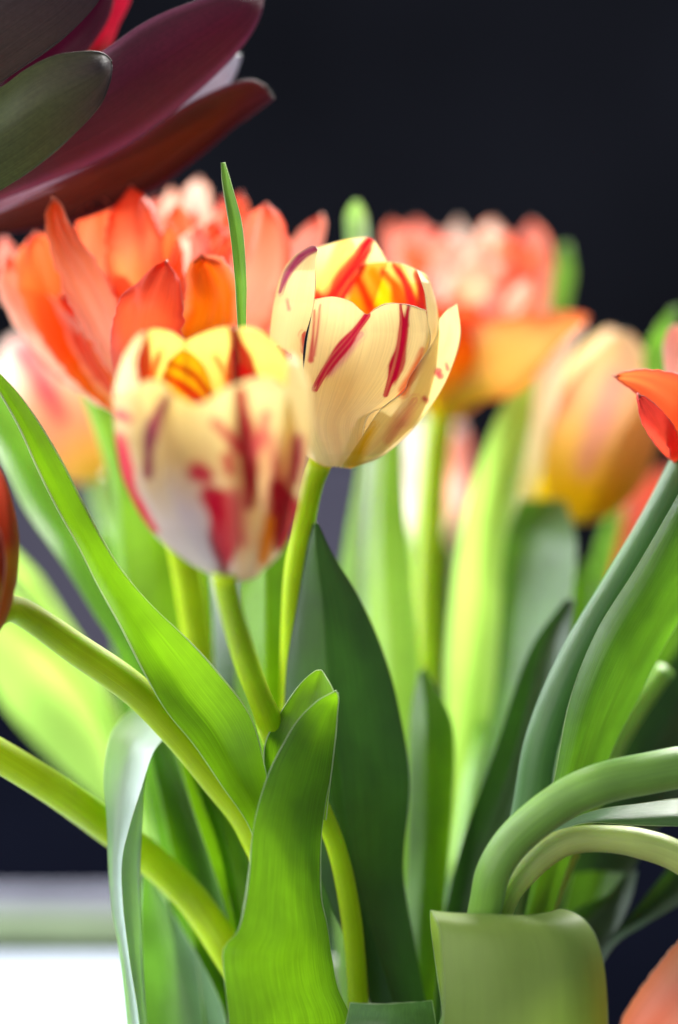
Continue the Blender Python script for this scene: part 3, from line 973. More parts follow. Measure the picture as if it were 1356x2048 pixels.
petal(t4, [(880, 838, 0.122, 20, 0), (880, 770, 0.106, 60, 0), (890, 690, 0.100, 62, 0), (890, 620, 0.104, 40, 0)],
      [(0, (206, 196, 20)), (0.3, (222, 190, 0)), (0.6, (236, 120, 10)), (1, (244, 92, 20))], cup=-0.3)
stem(t4, [(880, 835, 0.124, 26), (872, 900, 0.124, 26), (862, 1050, 0.122, 27), (852, 1300, 0.115, 28), (830, 1700, 0.09, 30), (800, 2290, 0.05, 30)], 'stem_yellow')
leaf(t4, [(820, 2200, 0.05), (880, 1800, 0.088), (888, 1500, 0.096), (898, 1250, 0.102), (925, 1050, 0.104), (975, 880, 0.106), (1030, 760, 0.108)],
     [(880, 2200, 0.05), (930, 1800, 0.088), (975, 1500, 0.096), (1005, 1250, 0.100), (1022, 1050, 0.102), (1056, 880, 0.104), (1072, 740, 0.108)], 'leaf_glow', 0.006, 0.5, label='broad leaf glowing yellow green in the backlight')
leaf(t4, [(1085, 720, 0.13), (1098, 620, 0.13), (1108, 540, 0.13), (1118, 490, 0.132)], [(1125, 720, 0.13), (1135, 620, 0.13), (1148, 550, 0.13), (1138, 486, 0.132)], 'leaf_glaucous', 0.003, 0.4, nv=30, nu=10)

# ================================================================== tulip 5: peach bud, right
t5 = tulip('blurred peach and yellow tulip bud with a white edged petal', 900)
cup5 = Cup((1110, 1040), (1215, 690), 0.118, 6,
           [(0, 14, 14), (0.05, 62, 66), (0.15, 96, 108), (0.35, 122, 136), (0.55, 126, 140), (0.75, 118, 128), (0.9, 96, 104), (1.0, 74, 78), (1.15, 36, 36)])


def p5(T, S_):
    a = grad(T, [(0, (222, 200, 0)), (0.2, (240, 204, 20)), (0.4, (250, 210, 96)), (0.7, (250, 204, 150)), (1, (252, 234, 170))])
    f = np.exp(-(S_ / 0.35) ** 2) * np.clip(T * 1.6 - 0.5, 0, 1) * 0.6
    return mixc(a, lin((214, 160, 150)), f)


def p5y(T, S_):
    return grad(T, [(0, (224, 196, 10)), (0.4, (232, 180, 30)), (1, (246, 212, 140))])


def p5w(T, S_):
    a = grad(T, [(0, (220, 210, 90)), (0.4, (248, 238, 200)), (1, (252, 248, 236))])
    return a


cup5.petal(t5, 270, 55, 1.08, p5, seed=41, nu=24, nv=30, lean=0.05)
cup5.petal(t5, 330, 50, 1.02, p5y, seed=42, nu=24, nv=30, off=0.03)
cup5.petal(t5, 172, 50, 1.06, p5w, seed=43, nu=24, nv=30, off=0.03)
cup5.petal(t5, 25, 46, 1.02, p5y, seed=44, nu=24, nv=30, off=0.05, lean=-0.1)
cup5.petal(t5, 70, 54, 1.08, p5, seed=45, nu=30, nv=36, off=0.09, tip=0.22,
           strokes=[([(1165, 715), (1125, 790), (1090, 850)], [10, 16, 10], (224, 110, 80), 22), ([(1230, 760), (1200, 850), (1170, 930)], [14, 24, 16], (232, 164, 156), 28)])
stem(t5, [(1112, 1040, 0.120, 24), (1060, 1130, 0.120, 25), (1010, 1300, 0.112, 27), (950, 1600, 0.09, 29), (860, 2290, 0.05, 30)], 'stem_green')
leaf(t5, [(870, 2200, 0.04), (885, 1800, 0.075), (938, 1650, 0.082), (985, 1400, 0.092), (1002, 1220, 0.098), (1010, 1090, 0.10), (1040, 1000, 0.104)],
     [(950, 2200, 0.04), (960, 1800, 0.065), (1050, 1600, 0.070), (1112, 1400, 0.078), (1140, 1220, 0.085), (1152, 1090, 0.09), (1130, 1000, 0.104)], 'leaf_mid', 0.006, 0.3, label='blue green leaf under the peach bud')
leaf(t5, [(1010, 940, 0.125), (1016, 1000, 0.116), (1014, 1060, 0.112), (1010, 1085, 0.112)], [(1080, 1040, 0.112), (1062, 1040, 0.108), (1045, 1065, 0.108), (1022, 1092, 0.112)], 'stem_pale', 0.003, 0.2, nu=10, nv=20, label='small pale crumpled leaf at the foot of the bud')

# ================================================================== tulip 6: right edge, red orange
t6 = tulip('red orange tulip with a pointed petal above two bluish green blades', 960)
b6 = (1376, 915, 0.03)
petal(t6, [(1376, 915, 0.034, 18, 0), (1385, 860, 0.022, 70, 0), (1345, 805, 0.016, 58, 0), (1290, 768, 0.016, 30, 0), (1230, 752, 0.018, 5, 0)],
      [(0, (246, 150, 30)), (0.4, (240, 84, 50)), (0.75, (244, 100, 60)), (1, (244, 130, 70))], cup=0.5, tip=0.97, jag=0.04, edge=(238, 70, 60))
petal(t6, [(1372, 920, 0.030, 18, 0), (1338, 880, 0.014, 26, 0), (1308, 838, 0.008, 24, 0), (1278, 790, 0.008, 14, 0)],
      [(0, (240, 90, 60)), (1, (242, 78, 66))], cup=-0.3, jag=0.04)
petal(t6, [(1390, 915, 0.03, 20, 0), (1420, 800, 0.02, 70, 0), (1440, 690, 0.03, 66, 0), (1440, 620, 0.035, 40, 0)], O_OUT, cup=-0.3)
petal(t6, [(1390, 915, 0.04, 20, 0), (1380, 800, 0.05, 40, 0), (1362, 720, 0.06, 36, 0), (1350, 650, 0.066, 24, 0)], PINK, cup=0.3)
petal(t6, [(1390, 915, 0.04, 20, 0), (1480, 820, 0.04, 60, 0), (1540, 720, 0.05, 56, 0), (1570, 660, 0.055, 30, 0)], O_TOP, cup=0.3)
petal(t6, [(1390, 915, 0.045, 20, 0), (1420, 800, 0.07, 60, 0), (1450, 680, 0.08, 56, 0), (1450, 610, 0.08, 30, 0)], O_TOP, cup=0.3)
stem(t6, [(1378, 915, 0.030, 30), (1330, 1010, 0.026, 32), (1230, 1180, 0.022, 33), (1140, 1340, 0.020, 34), (1085, 1480, 0.020, 35), (1060, 1620, 0.022, 36), (1010, 1850, 0.026, 37), (880, 2290, 0.03, 38)], 'stem_glaucous')
leaf(t6, [(930, 2200, 0.03), (1060, 1750, 0.022), (1108, 1560, 0.012), (1140, 1400, 0.008), (1192, 1265, 0.006), (1270, 1140, 0.006), (1350, 1000, 0.008), (1440, 840, 0.012)],
     [(1000, 2200, 0.03), (1130, 1750, 0.026), (1225, 1500, 0.022), (1265, 1420, 0.022), (1320, 1310, 0.022), (1380, 1200, 0.022), (1430, 1060, 0.018), (1450, 840, 0.012)], 'leaf_mid', -0.008, 0.35, midf=0.25, ruf=0.0004,
     label='long blade with a bluish rolled margin')
leaf(t6, [(1290, 760, 0.10), (1290, 700, 0.10), (1318, 645, 0.10), (1345, 615, 0.102)], [(1340, 760, 0.10), (1345, 700, 0.10), (1352, 650, 0.10), (1358, 612, 0.102)], 'leaf_glaucous', 0.003, 0.4, nv=24, nu=10)

# ================================================================== tulip 7: left edge, far
t7 = tulip('blurred pale tulip flushed pink behind the dark green blades', 470)
cup7 = Cup((196, 955), (40, 690), 0.135, 6,
           [(0, 14, 14), (0.06, 52, 50), (0.2, 80, 80), (0.45, 100, 96), (0.7, 100, 98), (0.9, 84, 84), (1.0, 70, 70), (1.15, 36, 36)])


def p7(T, S_):
    return grad(T, [(0, (226, 200, 60)), (0.15, (236, 196, 90)), (0.35, (240, 172, 130)), (0.55, (242, 190, 150)), (0.75, (248, 230, 200)), (1, (250, 244, 234))])


cup7.petal(t7, 270, 60, 1.0, p7, seed=51, nu=20, nv=26)
cup7.petal(t7, 340, 55, 1.02, p7, seed=52, nu=20, nv=26, off=0.03)
cup7.petal(t7, 190, 55, 1.0, p7, seed=53, nu=20, nv=26, off=0.03)
cup7.petal(t7, 88, 62, 1.05, p7, seed=54, nu=26, nv=32, off=0.08, strokes=[([(45, 700), (80, 760), (120, 830)], [16, 20, 14], (226, 60, 90), 22)])
stem(t7, [(196, 955, 0.137, 24), (240, 1100, 0.13, 25), (320, 1500, 0.10, 28), (500, 2290, 0.04, 30)], 'stem_green')
leaf(t7, [(400, 2200, 0.05), (300, 1600, 0.055), (238, 1315, 0.062), (190, 1232, 0.064), (125, 1128, 0.066), (58, 1032, 0.068), (2, 925, 0.07), (-60, 800, 0.075)],
     [(480, 2200, 0.05), (380, 1600, 0.06), (300, 1330, 0.066), (250, 1240, 0.070), (190, 1100, 0.074), (130, 960, 0.078), (60, 840, 0.08), (-40, 740, 0.08)], 'leaf_glaucous', 0.010, 0.6, midf=0.45, label='dark green blade with a greyish margin')

# ================================================================== tulip 8: left edge, near
t8 = tulip('rusty orange tulip nodding on a slanting yellow green stem', 560)
cup8 = Cup((-60, 1300), (-108, 900), -0.018, 5,
           [(0, 14, 14), (0.08, 66, 62), (0.25, 105, 96), (0.5, 126, 118), (0.75, 118, 112), (0.92, 96, 92), (1.05, 66, 66), (1.2, 30, 30)])


def p8(T, S_):
    return grad(T, [(0, (190, 120, 30)), (0.25, (196, 90, 20)), (0.4, (200, 150, 10)), (0.5, (176, 50, 10)), (0.8, (200, 80, 60)), (1, (240, 150, 130))])


for i, (ph, off) in enumerate(((270, 0), (330, 0.02), (210, 0.02), (25, 0.06), (150, 0.06), (88, 0.09))):
    cup8.petal(t8, ph, 55, 1.04, p8, seed=61 + i, nu=24, nv=32, off=off, mat='petal_orange', wave=0.6)
stem(t8, [(-44, 1262, -0.018, 28), (0, 1222, -0.014, 28), (40, 1222, -0.008, 28), (150, 1296, 0.002, 31), (270, 1380, 0.008, 33), (350, 1462, 0.012, 33), (430, 1556, 0.016, 33), (505, 1655, 0.02, 33), (600, 1900, 0.03, 33), (650, 2290, 0.03, 33)], 'stem_yellow')
leaf(t8, [(600, 2200, 0.02), (560, 1900, 0.006), (505, 1668, -0.002), (440, 1565, -0.004), (387, 1489, -0.004), (332, 1423, -0.004), (289, 1348, -0.003), (242, 1255, -0.002), (195, 1169, 0.0), (156, 1090, 0.001), (117, 1020, 0.002), (78, 942, 0.003), (39, 856, 0.004), (0, 786, 0.005), (-60, 690, 0.006)],
     [(680, 2200, 0.02), (640, 1900, 0.012), (570, 1680, 0.008), (532, 1540, 0.006), (500, 1430, 0.006), (430, 1337, 0.006), (375, 1278, 0.006), (297, 1204, 0.007), (230, 1122, 0.008), (168, 1012, 0.008), (129, 934, 0.008), (82, 852, 0.008), (39, 790, 0.008), (0, 747, 0.008), (-62, 684, 0.006)],
     'leaf_bright', 0.006, 0.55, nv=110, ruf=0.0007, rim=0.00022, midf=0.35, label='long arching leaf with a bright white margin')

# ================================================================== tulip 9: stem leaving on the left
t9 = tulip('tulip whose bare stem slants away behind the curled pale leaf', 600)
stem(t9, [(-420, 1330, 0.01, 30), (-200, 1400, 0.012, 31), (0, 1512, 0.016, 33), (110, 1580, 0.022, 33), (215, 1655, 0.034, 33), (300, 1718, 0.038, 33), (385, 1800, 0.036, 33), (450, 1895, 0.03, 33), (540, 2050, 0.03, 33), (620, 2290, 0.03, 33)], 'stem_yellow')
cup9 = Cup((-410, 1332), (-760, 1250), 0.01, 10,
           [(0, 14, 14), (0.08, 66, 62), (0.25, 115, 106), (0.5, 146, 138), (0.75, 138, 132), (0.92, 116, 112), (1.05, 86, 86), (1.2, 40, 40)])
for i, (ph, off) in enumerate(((270, 0), (330, 0.02), (210, 0.02), (25, 0.06), (150, 0.06), (88, 0.09))):
    cup9.petal(t9, ph, 55, 1.04, p8, seed=71 + i, nu=16, nv=22, off=off, mat='petal_orange', wave=0.6)
# curled leaf: rises, arches over and hangs as two folded strips
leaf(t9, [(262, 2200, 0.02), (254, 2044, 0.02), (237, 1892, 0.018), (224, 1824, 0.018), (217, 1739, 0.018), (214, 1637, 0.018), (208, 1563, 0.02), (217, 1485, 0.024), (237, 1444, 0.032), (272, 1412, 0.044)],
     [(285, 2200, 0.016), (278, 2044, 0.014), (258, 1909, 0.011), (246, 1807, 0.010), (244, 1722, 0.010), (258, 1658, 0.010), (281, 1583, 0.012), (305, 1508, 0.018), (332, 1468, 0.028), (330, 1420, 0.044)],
     'leaf_painted_sheen', 0.005, 0.2, nv=80, label='curled over leaf with a pale silvery arch',
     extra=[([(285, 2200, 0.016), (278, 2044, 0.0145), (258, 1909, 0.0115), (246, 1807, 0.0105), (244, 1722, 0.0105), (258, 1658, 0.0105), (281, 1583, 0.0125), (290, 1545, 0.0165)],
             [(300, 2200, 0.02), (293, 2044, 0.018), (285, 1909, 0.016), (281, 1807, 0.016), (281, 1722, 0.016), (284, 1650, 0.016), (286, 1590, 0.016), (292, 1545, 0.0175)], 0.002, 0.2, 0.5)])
leaf(t9, [(330, 2240, 0.04), (290, 2040, 0.045), (282, 1900, 0.05), (280, 1800, 0.055), (286, 1740, 0.058)],
     [(480, 2240, 0.03), (452, 2040, 0.035), (420, 1960, 0.04), (360, 1850, 0.05), (300, 1745, 0.058)], 'leaf_glaucous', 0.008, 0.3, nv=40)
leaf(t9, [(420, 2200, 0.04), (395, 1930, 0.045), (352, 1740, 0.05), (322, 1600, 0.054), (300, 1500, 0.058), (290, 1440, 0.06)],
     [(520, 2200, 0.03), (480, 1900, 0.035), (440, 1720, 0.04), (400, 1590, 0.044), (350, 1490, 0.05), (300, 1440, 0.06)], 'leaf_bright', 0.008, 0.7, nv=50)
leaf(t9, [(500, 2200, 0.03), (470, 1900, 0.034), (420, 1720, 0.036), (380, 1600, 0.04), (350, 1500, 0.046)],
     [(560, 2200, 0.03), (510, 1860, 0.034), (500, 1740, 0.036), (450, 1600, 0.04), (365, 1500, 0.046)], 'leaf_bright', 0.006, 0.5, nv=40)

# far pale leaf low on the left, backlit
t12 = tulip('cream tulip far behind, washed out by the backlight, on the far side of the bunch', 760, d=0.08)
leaf(t7, [(420, 2200, 0.07), (300, 1760, 0.11), (212, 1625, 0.12), (130, 1545, 0.125), (50, 1460, 0.13), (0, 1395, 0.13), (-50, 1310, 0.13)],
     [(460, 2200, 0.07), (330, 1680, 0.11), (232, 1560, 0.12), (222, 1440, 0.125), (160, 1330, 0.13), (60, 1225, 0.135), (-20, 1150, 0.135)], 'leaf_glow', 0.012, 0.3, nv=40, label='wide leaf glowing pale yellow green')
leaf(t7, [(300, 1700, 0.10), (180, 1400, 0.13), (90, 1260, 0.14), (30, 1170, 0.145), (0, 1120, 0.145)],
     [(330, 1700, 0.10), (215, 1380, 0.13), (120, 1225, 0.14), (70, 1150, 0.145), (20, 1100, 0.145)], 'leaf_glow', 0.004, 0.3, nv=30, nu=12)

CRM = [(0, (236, 226, 170)), (0.5, (250, 242, 226)), (1, (252, 244, 236))]
for (tx, ty, hw, mx) in ((800, 830, 40, 815), (845, 820, 44, 845), (905, 835, 38, 890), (870, 850, 44, 868)):
    petal(t12, [(860, 1110, 0.20, 16, 0), (mx, 1000, 0.19, hw, 0), (tx, ty, 0.20, hw * 0.8, 0)], CRM, cup=-0.3, mat='petal_striped')
petal(t12, [(860, 1110, 0.195, 16, 0), (905, 960, 0.18, 26, 0), (925, 860, 0.185, 20, 0)], PINK, cup=-0.3)
stem(t12, [(860, 1110, 0.2, 26), (850, 1300, 0.19, 27), (830, 1700, 0.14, 28), (760, 2290, 0.08, 28)], 'stem_pale')

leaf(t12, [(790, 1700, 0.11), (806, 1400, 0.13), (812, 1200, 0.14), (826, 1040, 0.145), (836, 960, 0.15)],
     [(830, 1700, 0.11), (862, 1400, 0.13), (866, 1200, 0.14), (860, 1040, 0.145), (848, 960, 0.15)], 'leaf_painted_sheen', 0.004, 0.3, nv=30, nu=12)
petal(t12, [(850, 1130, 0.19, 16, 0), (830, 1010, 0.175, 36, 0), (815, 870, 0.18, 34, 0)], CRM, cup=0.3, mat='petal_striped')
t13 = tulip('orange tulip half hidden behind the bluish green stem', 900, d=0.08)
for (tx, ty, hw) in ((1322, 950, 34), (1360, 940, 40), (1300, 990, 30)):
    petal(t13, [(1205, 1190, 0.165, 12, 0), (1250, 1090, 0.16, hw * 0.8, 0), (tx, ty, 0.165, hw, 0)], O_OUT, cup=-0.3)
stem(t13, [(1207, 1185, 0.166, 22), (1140, 1400, 0.15, 25), (1000, 1800, 0.12, 27), (880, 2290, 0.08, 28)], 'stem_green')
leaf(t13, [(1020, 1800, 0.11), (1120, 1420, 0.135), (1168, 1200, 0.14), (1200, 1080, 0.142), (1225, 1020, 0.142)], [(1060, 1800, 0.11), (1180, 1420, 0.135), (1212, 1200, 0.14), (1238, 1080, 0.142), (1248, 1010, 0.142)], 'leaf_glaucous', 0.004, 0.4, nv=30, nu=12)

# ================================================================== tulip 10: thick curved stem to the right
t10 = tulip('tulip with a thick smooth stem arching over the folded leaf', 960)
stem(t10, [(820, 2290, 0.01, 34), (930, 2000, -0.006, 35), (972, 1810, -0.010, 36), (988, 1742, -0.012, 37), (1034, 1674, -0.012, 38), (1125, 1602, -0.012, 39), (1200, 1568, -0.012, 40), (1290, 1548, -0.010, 41), (1400, 1532, -0.006, 42), (1560, 1550, 0.0, 40), (1660, 1640, 0.0, 36), (1690, 1720, 0.0, 30)], 'stem_bloom', n=110)
cup10 = Cup((1690, 1722), (1730, 2080), 0.0, -8,
            [(0, 14, 14), (0.08, 66, 62), (0.25, 115, 106), (0.5, 140, 132), (0.75, 134, 130), (0.92, 116, 112), (1.05, 86, 86), (1.2, 40, 40)])
for i, (ph, off) in enumerate(((270, 0), (330, 0.02), (210, 0.02), (25, 0.06), (150, 0.06), (88, 0.09))):
    cup10.petal(t10, ph, 55, 1.04, p8, seed=81 + i, nu=16, nv=22, off=off, mat='petal_orange', wave=0.6)
leaf(t10, [(1000, 1800, 0.012), (1060, 1710, 0.006), (1150, 1650, 0.0), (1270, 1650, -0.002), (1400, 1655, -0.002), (1560, 1670, 0.0)],
     [(1010, 1780, 0.016), (1080, 1680, 0.012), (1170, 1628, 0.008), (1290, 1605, 0.006), (1400, 1600, 0.006), (1560, 1660, 0.0)], 'leaf_glaucous', -0.003, 0.3, nv=50, nu=14, label='narrow silvery leaf under the arching stem')
# the wide leaf folded over the rim of the vase
leaf(t10, [(930, 2300, 0.02), (900, 2120, 0.014), (876, 1960, 0.008), (862, 1860, 0.0), (861, 1822, -0.010), (868, 1834, -0.018), (880, 1868, -0.022), (887, 1974, -0.025), (883, 2060, -0.025), (876, 2180, -0.022)],
     [(1060, 2300, 0.02), (1080, 2120, 0.014), (1090, 1960, 0.010), (1095, 1860, 0.004), (1112, 1820, -0.004), (1158, 1831, -0.012), (1190, 1870, -0.015), (1210, 1945, -0.016), (1215, 2060, -0.016), (1204, 2180, -0.014)],
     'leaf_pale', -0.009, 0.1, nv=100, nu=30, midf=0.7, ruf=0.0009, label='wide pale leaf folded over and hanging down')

# ================================================================== tulip 11: pale drooping stem
t11 = tulip('orange tulip hanging low from a pale drooping stem', 1000)
stem(t11, [(860, 2290, 0.02, 20), (960, 2000, 0.004, 22), (1013, 1800, -0.004, 23), (1064, 1731, -0.006, 26), (1110, 1694, -0.006, 28), (1152, 1680, -0.006, 28), (1215, 1678, -0.006, 28), (1280, 1687, -0.006, 30), (1356, 1714, -0.006, 31), (1440, 1780, -0.006, 30), (1480, 1850, -0.008, 28)], 'stem_pale', n=100)
for (sp, st) in (([(1480, 1850, -0.008, 14, 0), (1440, 1910, -0.02, 70, 0), (1360, 2010, -0.028, 76, 0), (1250, 2130, -0.03, 56, 0)], O_OUT),
                 ([(1480, 1850, -0.008, 14, 0), (1480, 1960, -0.025, 90, 0), (1460, 2080, -0.03, 90, 0), (1430, 2200, -0.03, 60, 0)], O_OUT),
                 ([(1480, 1850, -0.008, 14, 0), (1540, 1960, -0.01, 80, 0), (1560, 2080, -0.01, 80, 0), (1540, 2200, -0.01, 50, 0)], O_TOP),
                 ([(1480, 1850, -0.008, 14, 0), (1430, 1950, 0.01, 70, 0), (1380, 2060, 0.012, 70, 0), (1340, 2160, 0.01, 50, 0)], O_IN),
                 ([(1480, 1850, -0.008, 14, 0), (1500, 1960, 0.015, 80, 0), (1490, 2080, 0.02, 80, 0), (1460, 2180, 0.02, 50, 0)], O_IN)):
    petal(t11, sp, st, cup=-0.35, jag=0.03, edge=(246, 150, 90))
leaf(t11, [(1000, 2200, 0.04), (1120, 2020, 0.045), (1205, 1890, 0.05), (1255, 1835, 0.052), (1310, 1770, 0.054), (1380, 1690, 0.058), (1470, 1600, 0.06)],
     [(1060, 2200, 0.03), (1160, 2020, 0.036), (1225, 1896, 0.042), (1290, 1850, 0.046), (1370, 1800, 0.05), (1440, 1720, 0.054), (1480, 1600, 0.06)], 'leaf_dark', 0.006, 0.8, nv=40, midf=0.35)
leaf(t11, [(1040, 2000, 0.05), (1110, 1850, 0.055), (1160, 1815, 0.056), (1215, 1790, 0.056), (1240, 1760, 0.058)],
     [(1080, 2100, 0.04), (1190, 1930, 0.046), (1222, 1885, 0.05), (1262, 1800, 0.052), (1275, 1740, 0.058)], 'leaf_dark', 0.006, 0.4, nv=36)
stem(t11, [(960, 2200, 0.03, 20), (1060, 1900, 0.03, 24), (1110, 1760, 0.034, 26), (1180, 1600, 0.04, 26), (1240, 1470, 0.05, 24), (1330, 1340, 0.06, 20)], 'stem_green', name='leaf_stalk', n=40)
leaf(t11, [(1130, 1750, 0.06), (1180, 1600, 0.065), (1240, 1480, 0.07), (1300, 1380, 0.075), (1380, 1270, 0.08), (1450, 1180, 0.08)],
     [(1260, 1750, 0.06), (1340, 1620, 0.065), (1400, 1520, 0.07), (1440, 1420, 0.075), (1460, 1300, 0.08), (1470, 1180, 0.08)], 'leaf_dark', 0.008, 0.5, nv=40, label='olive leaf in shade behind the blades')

# ================================================================== leaves of tulip 1 and 2
leaf(t1, [(455, 2240, -0.010), (457, 2045, -0.014), (449, 1958, -0.016), (446, 1906, -0.018), (453, 1888, -0.019), (475, 1863, -0.018), (489, 1811, -0.016), (499, 1738, -0.014), (504, 1676, -0.012), (515, 1618, -0.011), (537, 1548, -0.010), (562, 1497, -0.009), (595, 1442, -0.008), (635, 1402, -0.007), (672, 1381, -0.006)],
     [(730, 2240, 0.004), (702, 2040, 0.004), (676, 1976, 0.003), (665, 1921, 0.002), (654, 1848, 0.001), (643, 1797, 0.0), (641, 1730, 0.0), (644, 1660, 0.0), (652, 1600, 0.0), (661, 1556, 0.0), (668, 1500, -0.001), (672, 1464, -0.002), (675, 1425, -0.003), (677, 1402, -0.004), (676, 1388, -0.006)],
     'leaf_bright', -0.004, 0.2, nv=120, nu=30, rim=0.0002, ruf=0.0009, label='upright leaf with a hooded folded tip',
     extra=[([(535, 1640, 0.004), (533, 1552, 0.004), (528, 1519, 0.004), (533, 1479, 0.004), (562, 1424, 0.004), (603, 1366, 0.003), (630, 1342, 0.001), (640, 1340, 0.0)],
             [(652, 1640, 0.0), (661, 1560, 0.0), (666, 1520, 0.0), (670, 1480, -0.001), (673, 1440, -0.002), (674, 1405, -0.003), (664, 1375, -0.003), (645, 1342, 0.0)], 0.003, 0.1, 0.5)])
leaf(t1, [(800, 2240, 0.03), (740, 2000, 0.026), (640, 1750, 0.026), (575, 1500, 0.026), (572, 1350, 0.026), (596, 1200, 0.024), (614, 1100, 0.022), (626, 1050, 0.022)],
     [(900, 2240, 0.04), (852, 2010, 0.036), (828, 1880, 0.034), (806, 1740, 0.034), (818, 1560, 0.034), (798, 1420, 0.034), (768, 1310, 0.032), (720, 1200, 0.028), (664, 1105, 0.024), (636, 1046, 0.022)],
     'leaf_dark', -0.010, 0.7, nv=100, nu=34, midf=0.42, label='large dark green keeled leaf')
leaf(t1, [(650, 2120, -0.004), (690, 2050, -0.006), (700, 2004, -0.008), (698, 1998, -0.006)][:3], [(880, 2120, -0.004), (872, 2050, -0.006), (864, 2000, -0.008)], 'leaf_glaucous', -0.004, 0.2, nv=20, nu=24, label='cut leaf lying across the stems')
leaf(t2, [(520, 2240, 0.05), (440, 1800, 0.062), (398, 1500, 0.07), (400, 1300, 0.074), (430, 1120, 0.078), (452, 1000, 0.08)],
     [(580, 2240, 0.05), (540, 1800, 0.058), (530, 1500, 0.064), (535, 1300, 0.066), (520, 1120, 0.072), (462, 1000, 0.08)], 'leaf_dark', -0.008, 0.6, nv=50, midf=0.6)
leaf(t2, [(560, 2240, 0.04), (520, 1800, 0.046), (480, 1500, 0.05), (470, 1300, 0.05), (490, 1100, 0.052), (520, 980, 0.054)],
     [(640, 2240, 0.04), (600, 1800, 0.044), (592, 1500, 0.046), (600, 1300, 0.046), (580, 1120, 0.05), (545, 980, 0.054)], 'leaf_bright', -0.010, 0.8, nv=60, midf=0.5)
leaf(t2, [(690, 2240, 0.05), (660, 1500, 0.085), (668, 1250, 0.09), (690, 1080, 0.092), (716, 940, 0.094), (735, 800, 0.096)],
     [(720, 2240, 0.05), (730, 1500, 0.085), (742, 1250, 0.088), (738, 1080, 0.09), (744, 940, 0.092), (748, 800, 0.096)], 'leaf_painted_sheen', 0.005, 0.4, nv=40, nu=14)
leaf(t2, [(760, 2240, 0.05), (752, 1600, 0.08), (742, 1300, 0.086), (730, 1150, 0.088), (738, 1000, 0.09), (752, 850, 0.092), (765, 750, 0.094)],
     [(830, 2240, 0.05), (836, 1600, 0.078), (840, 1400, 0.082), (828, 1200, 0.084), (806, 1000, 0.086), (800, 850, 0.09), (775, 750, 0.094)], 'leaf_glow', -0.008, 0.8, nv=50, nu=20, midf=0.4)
leaf(t2, [(690, 560, 0.085), (692, 480, 0.088), (692, 430, 0.09), (708, 402, 0.09)], [(740, 560, 0.085), (738, 480, 0.088), (732, 430, 0.09), (718, 402, 0.09)], 'leaf_painted_sheen', 0.003, 0.4, nv=24, nu=10)
leaf(t4, [(790, 2240, 0.04), (812, 1800, 0.06), (818, 1600, 0.062), (820, 1450, 0.064), (836, 1345, 0.066)], [(870, 2240, 0.04), (890, 1800, 0.056), (905, 1600, 0.058), (905, 1450, 0.06), (850, 1335, 0.066)], 'leaf_bright', -0.006, 0.6, nv=40, nu=16, midf=0.4)
leaf(t5, [(860, 2240, 0.03), (880, 1900, 0.045), (920, 1700, 0.05), (990, 1500, 0.056), (1060, 1300, 0.062), (1130, 1200, 0.066)],
     [(940, 2240, 0.03), (960, 1900, 0.04), (1030, 1700, 0.044), (1090, 1500, 0.05), (1130, 1320, 0.056), (1150, 1200, 0.066)], 'leaf_dark', 0.006, 0.5, nv=40, nu=16)

# mid green leaves filling the bunch behind the stems
leaf(t11, [(1040, 2200, 0.05), (1130, 1800, 0.07), (1190, 1560, 0.08), (1230, 1400, 0.085), (1280, 1260, 0.09), (1370, 1120, 0.092)],
     [(1120, 2200, 0.05), (1250, 1760, 0.066), (1370, 1560, 0.074), (1420, 1420, 0.08), (1440, 1270, 0.086), (1400, 1120, 0.092)], 'leaf_mid', 0.008, 0.5, nv=40)
leaf(t13, [(900, 2200, 0.05), (960, 1800, 0.085), (1020, 1560, 0.095), (1070, 1380, 0.10), (1120, 1220, 0.105), (1165, 1120, 0.108)],
     [(960, 2200, 0.05), (1060, 1800, 0.08), (1130, 1560, 0.09), (1175, 1380, 0.096), (1195, 1240, 0.102), (1180, 1120, 0.108)], 'leaf_mid', 0.006, 0.5, nv=40)
leaf(t3, [(480, 2200, 0.06), (330, 1760, 0.09), (262, 1500, 0.10), (236, 1340, 0.105), (215, 1180, 0.11), (190, 1060, 0.112)],
     [(540, 2200, 0.06), (440, 1760, 0.085), (380, 1500, 0.095), (345, 1340, 0.10), (300, 1180, 0.105), (205, 1060, 0.112)], 'leaf_mid', 0.006, 0.5, nv=40)

# extra leaves added on the far side to block backlight low down
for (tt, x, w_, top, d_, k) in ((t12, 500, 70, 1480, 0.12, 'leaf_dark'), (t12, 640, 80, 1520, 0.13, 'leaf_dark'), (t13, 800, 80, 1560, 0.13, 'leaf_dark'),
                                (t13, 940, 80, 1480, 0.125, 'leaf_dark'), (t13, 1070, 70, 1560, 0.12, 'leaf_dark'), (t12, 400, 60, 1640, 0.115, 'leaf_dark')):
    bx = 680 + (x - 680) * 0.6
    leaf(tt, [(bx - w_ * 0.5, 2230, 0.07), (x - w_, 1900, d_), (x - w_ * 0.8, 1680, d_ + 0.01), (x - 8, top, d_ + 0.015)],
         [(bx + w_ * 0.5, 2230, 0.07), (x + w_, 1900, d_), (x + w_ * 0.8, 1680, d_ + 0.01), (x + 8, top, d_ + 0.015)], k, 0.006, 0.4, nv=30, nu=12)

# ================================================================== dark red conebush bracts, upper left
pb = thing('conebush_flower', 'dark wine red and olive bracts fanning out above the orange blooms', 'flower', P(np.array([-20, 2250, 0.03])))


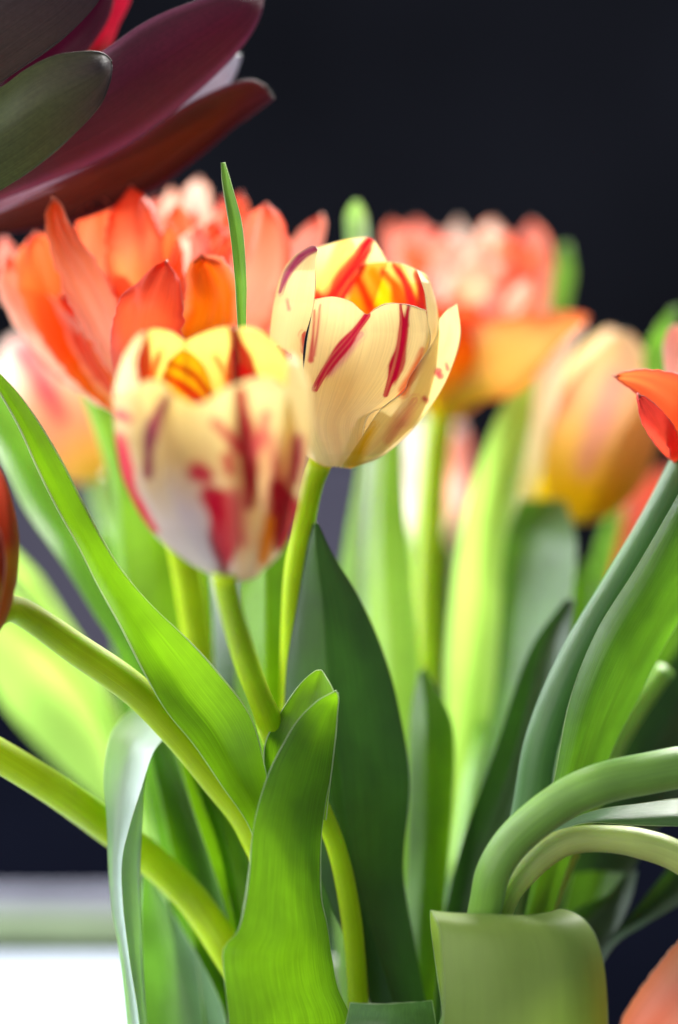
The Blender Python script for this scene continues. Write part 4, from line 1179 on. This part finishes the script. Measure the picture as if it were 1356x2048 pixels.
def bract(Ls, Rs, stops, fold=0.004, nv=60, nu=26, label=None, seed=1, vee=0.2, midf=0.5, edge=None, strokes=None):
    a, b = P(spline(Ls, nv)), P(spline(Rs, nv))
    s = np.linspace(0, 1, nu)
    t = np.linspace(0, 1, nv)
    pr_ = (1 - ((s - midf) / np.where(s < midf, midf, 1 - midf)) ** 2) * (1 - vee) + (1 - np.abs(s - midf) / np.where(s < midf, midf, 1 - midf)) * vee
    wid = np.linalg.norm(b - a, axis=1)
    G = a[:, None] * (1 - s)[None, :, None] + b[:, None] * s[None, :, None] + (pr_[None, :] * (fold * np.clip(wid / wid.max(), 0.05, 1))[:, None])[..., None] * FW
    c = grad(t[:, None] + 0.08 * wob(s[None, :] * 6 + 0 * t[:, None], t[:, None] * 4 + 0 * s, seed), stops)
    if edge is not None:
        f = np.clip((np.abs(s - 0.5) * 2 - 0.8) / 0.2, 0, 1)[None, :] * np.ones((nv, 1)) * 0.8
        c = mixc(c, lin(edge), f)
    if strokes:
        c = paint(c, PX(G), strokes, seed)
    m_ = Mesh()
    m_.grid(G, c, rim=0.00025, pale=0.04)
    o = m_.build('bract', 'bract', pb)
    if label:
        o['label'] = label
    return o


PURP = [(0, (54, 10, 30)), (0.5, (72, 24, 40)), (1, (90, 30, 46))]
BROWN = [(0, (74, 34, 32)), (0.4, (80, 36, 30)), (0.8, (90, 40, 30)), (1, (80, 28, 36))]
OLIVE = [(0, (76, 92, 40)), (0.5, (76, 80, 48)), (0.85, (72, 60, 54)), (1, (34, 20, 28))]
GREYB = [(0, (60, 52, 42)), (0.5, (54, 43, 44)), (1, (50, 38, 44))]
# lower brown red bract
bract([(-150, 520, 0.05), (0, 471, 0.052), (140, 446, 0.055), (301, 381, 0.055), (401, 311, 0.052), (466, 256, 0.05), (501, 231, 0.048), (548, 196, 0.046)],
      [(-150, 470, 0.05), (0, 421, 0.046), (100, 371, 0.044), (261, 286, 0.042), (371, 211, 0.040), (451, 173, 0.040), (500, 160, 0.042), (530, 172, 0.045)], BROWN, 0.008, seed=3, edge=(120, 40, 80), label='lowest bract, reddish brown')
# bract between, its white sheen painted as a pale colour
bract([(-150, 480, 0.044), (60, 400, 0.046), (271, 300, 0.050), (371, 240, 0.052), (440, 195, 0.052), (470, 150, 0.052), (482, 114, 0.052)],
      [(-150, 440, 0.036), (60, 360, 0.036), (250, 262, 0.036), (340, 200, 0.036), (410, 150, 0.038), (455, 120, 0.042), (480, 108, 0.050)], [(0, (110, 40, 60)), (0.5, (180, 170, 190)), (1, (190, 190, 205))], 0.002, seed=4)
# big purple bract
bract([(-150, 470, 0.030), (0, 401, 0.030), (65, 376, 0.030), (175, 331, 0.030), (271, 281, 0.030), (351, 221, 0.030), (426, 155, 0.030), (491, 85, 0.030), (521, 30, 0.031), (527, -8, 0.033)],
      [(-150, 380, 0.018), (0, 270, 0.016), (65, 215, 0.014), (140, 150, 0.014), (221, 92, 0.014), (281, 50, 0.016), (340, 20, 0.018), (400, 0, 0.02), (460, -16, 0.024), (515, -20, 0.031)], PURP, -0.008, seed=5, edge=(140, 70, 100), label='broad wine purple bract')
# dark bract behind
bract([(-150, 420, 0.036), (30, 250, 0.034), (110, 160, 0.034), (170, 105, 0.034), (215, 40, 0.036), (232, -30, 0.038)],
      [(-150, 330, 0.034), (0, 170, 0.032), (80, 70, 0.032), (140, 10, 0.032), (180, -30, 0.034), (225, -40, 0.038)], [(0, (60, 8, 30)), (1, (76, 14, 40))], 0.006, seed=6)
# crimson inner bracts
bract([(100, 200, 0.05), (170, 110, 0.05), (190, 40, 0.05), (200, -40, 0.052), (215, -110, 0.054)],
      [(150, 220, 0.05), (215, 110, 0.05), (238, 50, 0.05), (262, -5, 0.052), (270, -100, 0.054)], [(0, (120, 40, 40)), (0.35, (130, 50, 46)), (0.48, (205, 10, 50)), (1, (220, 20, 70))], 0.004, seed=7, label='bright crimson inner bract')
# upper left grey brown bract
bract([(-150, 380, 0.010), (-60, 220, 0.008), (0, 166, 0.006), (95, 100, 0.004), (150, 55, 0.004), (196, 3, 0.004), (230, -60, 0.006), (240, -120, 0.01)],
      [(-170, 200, -0.004), (-120, 60, -0.008), (-80, -20, -0.010), (-20, -80, -0.010), (60, -130, -0.008), (120, -160, -0.004), (180, -170, 0.0), (236, -128, 0.008)], GREYB, -0.006, seed=8, label='grey brown upper bract')
# olive front bract
bract([(-150, 470, 0.002), (0, 381, 0.0), (75, 331, -0.001), (150, 266, -0.002), (200, 211, -0.002), (219, 165, -0.001), (224, 130, 0.002)],
      [(-150, 260, -0.002), (0, 176, -0.004), (50, 140, -0.005), (110, 111, -0.005), (170, 103, -0.004), (205, 107, -0.002), (222, 120, 0.002)], OLIVE, -0.007, seed=9, label='olive green bract with a dark tip',
      strokes=[([(216, 122), (222, 130)], [9, 7], (30, 14, 24), 6)])
q = spline([(-150, 420, 0.03, 40), (-220, 700, 0.035, 36), (-260, 1200, 0.035, 32), (-200, 1750, 0.035, 30), (-20, 2080, 0.03, 30), (330, 2290, 0.03, 30)], 60)
m = Mesh()
m.tube(P(q[:, :3]), q[:, 3] * MMPX, 14, np.tile(lin((110, 70, 50)), (60, 1)), cap=True)
m.build('stem', 'bract', pb)
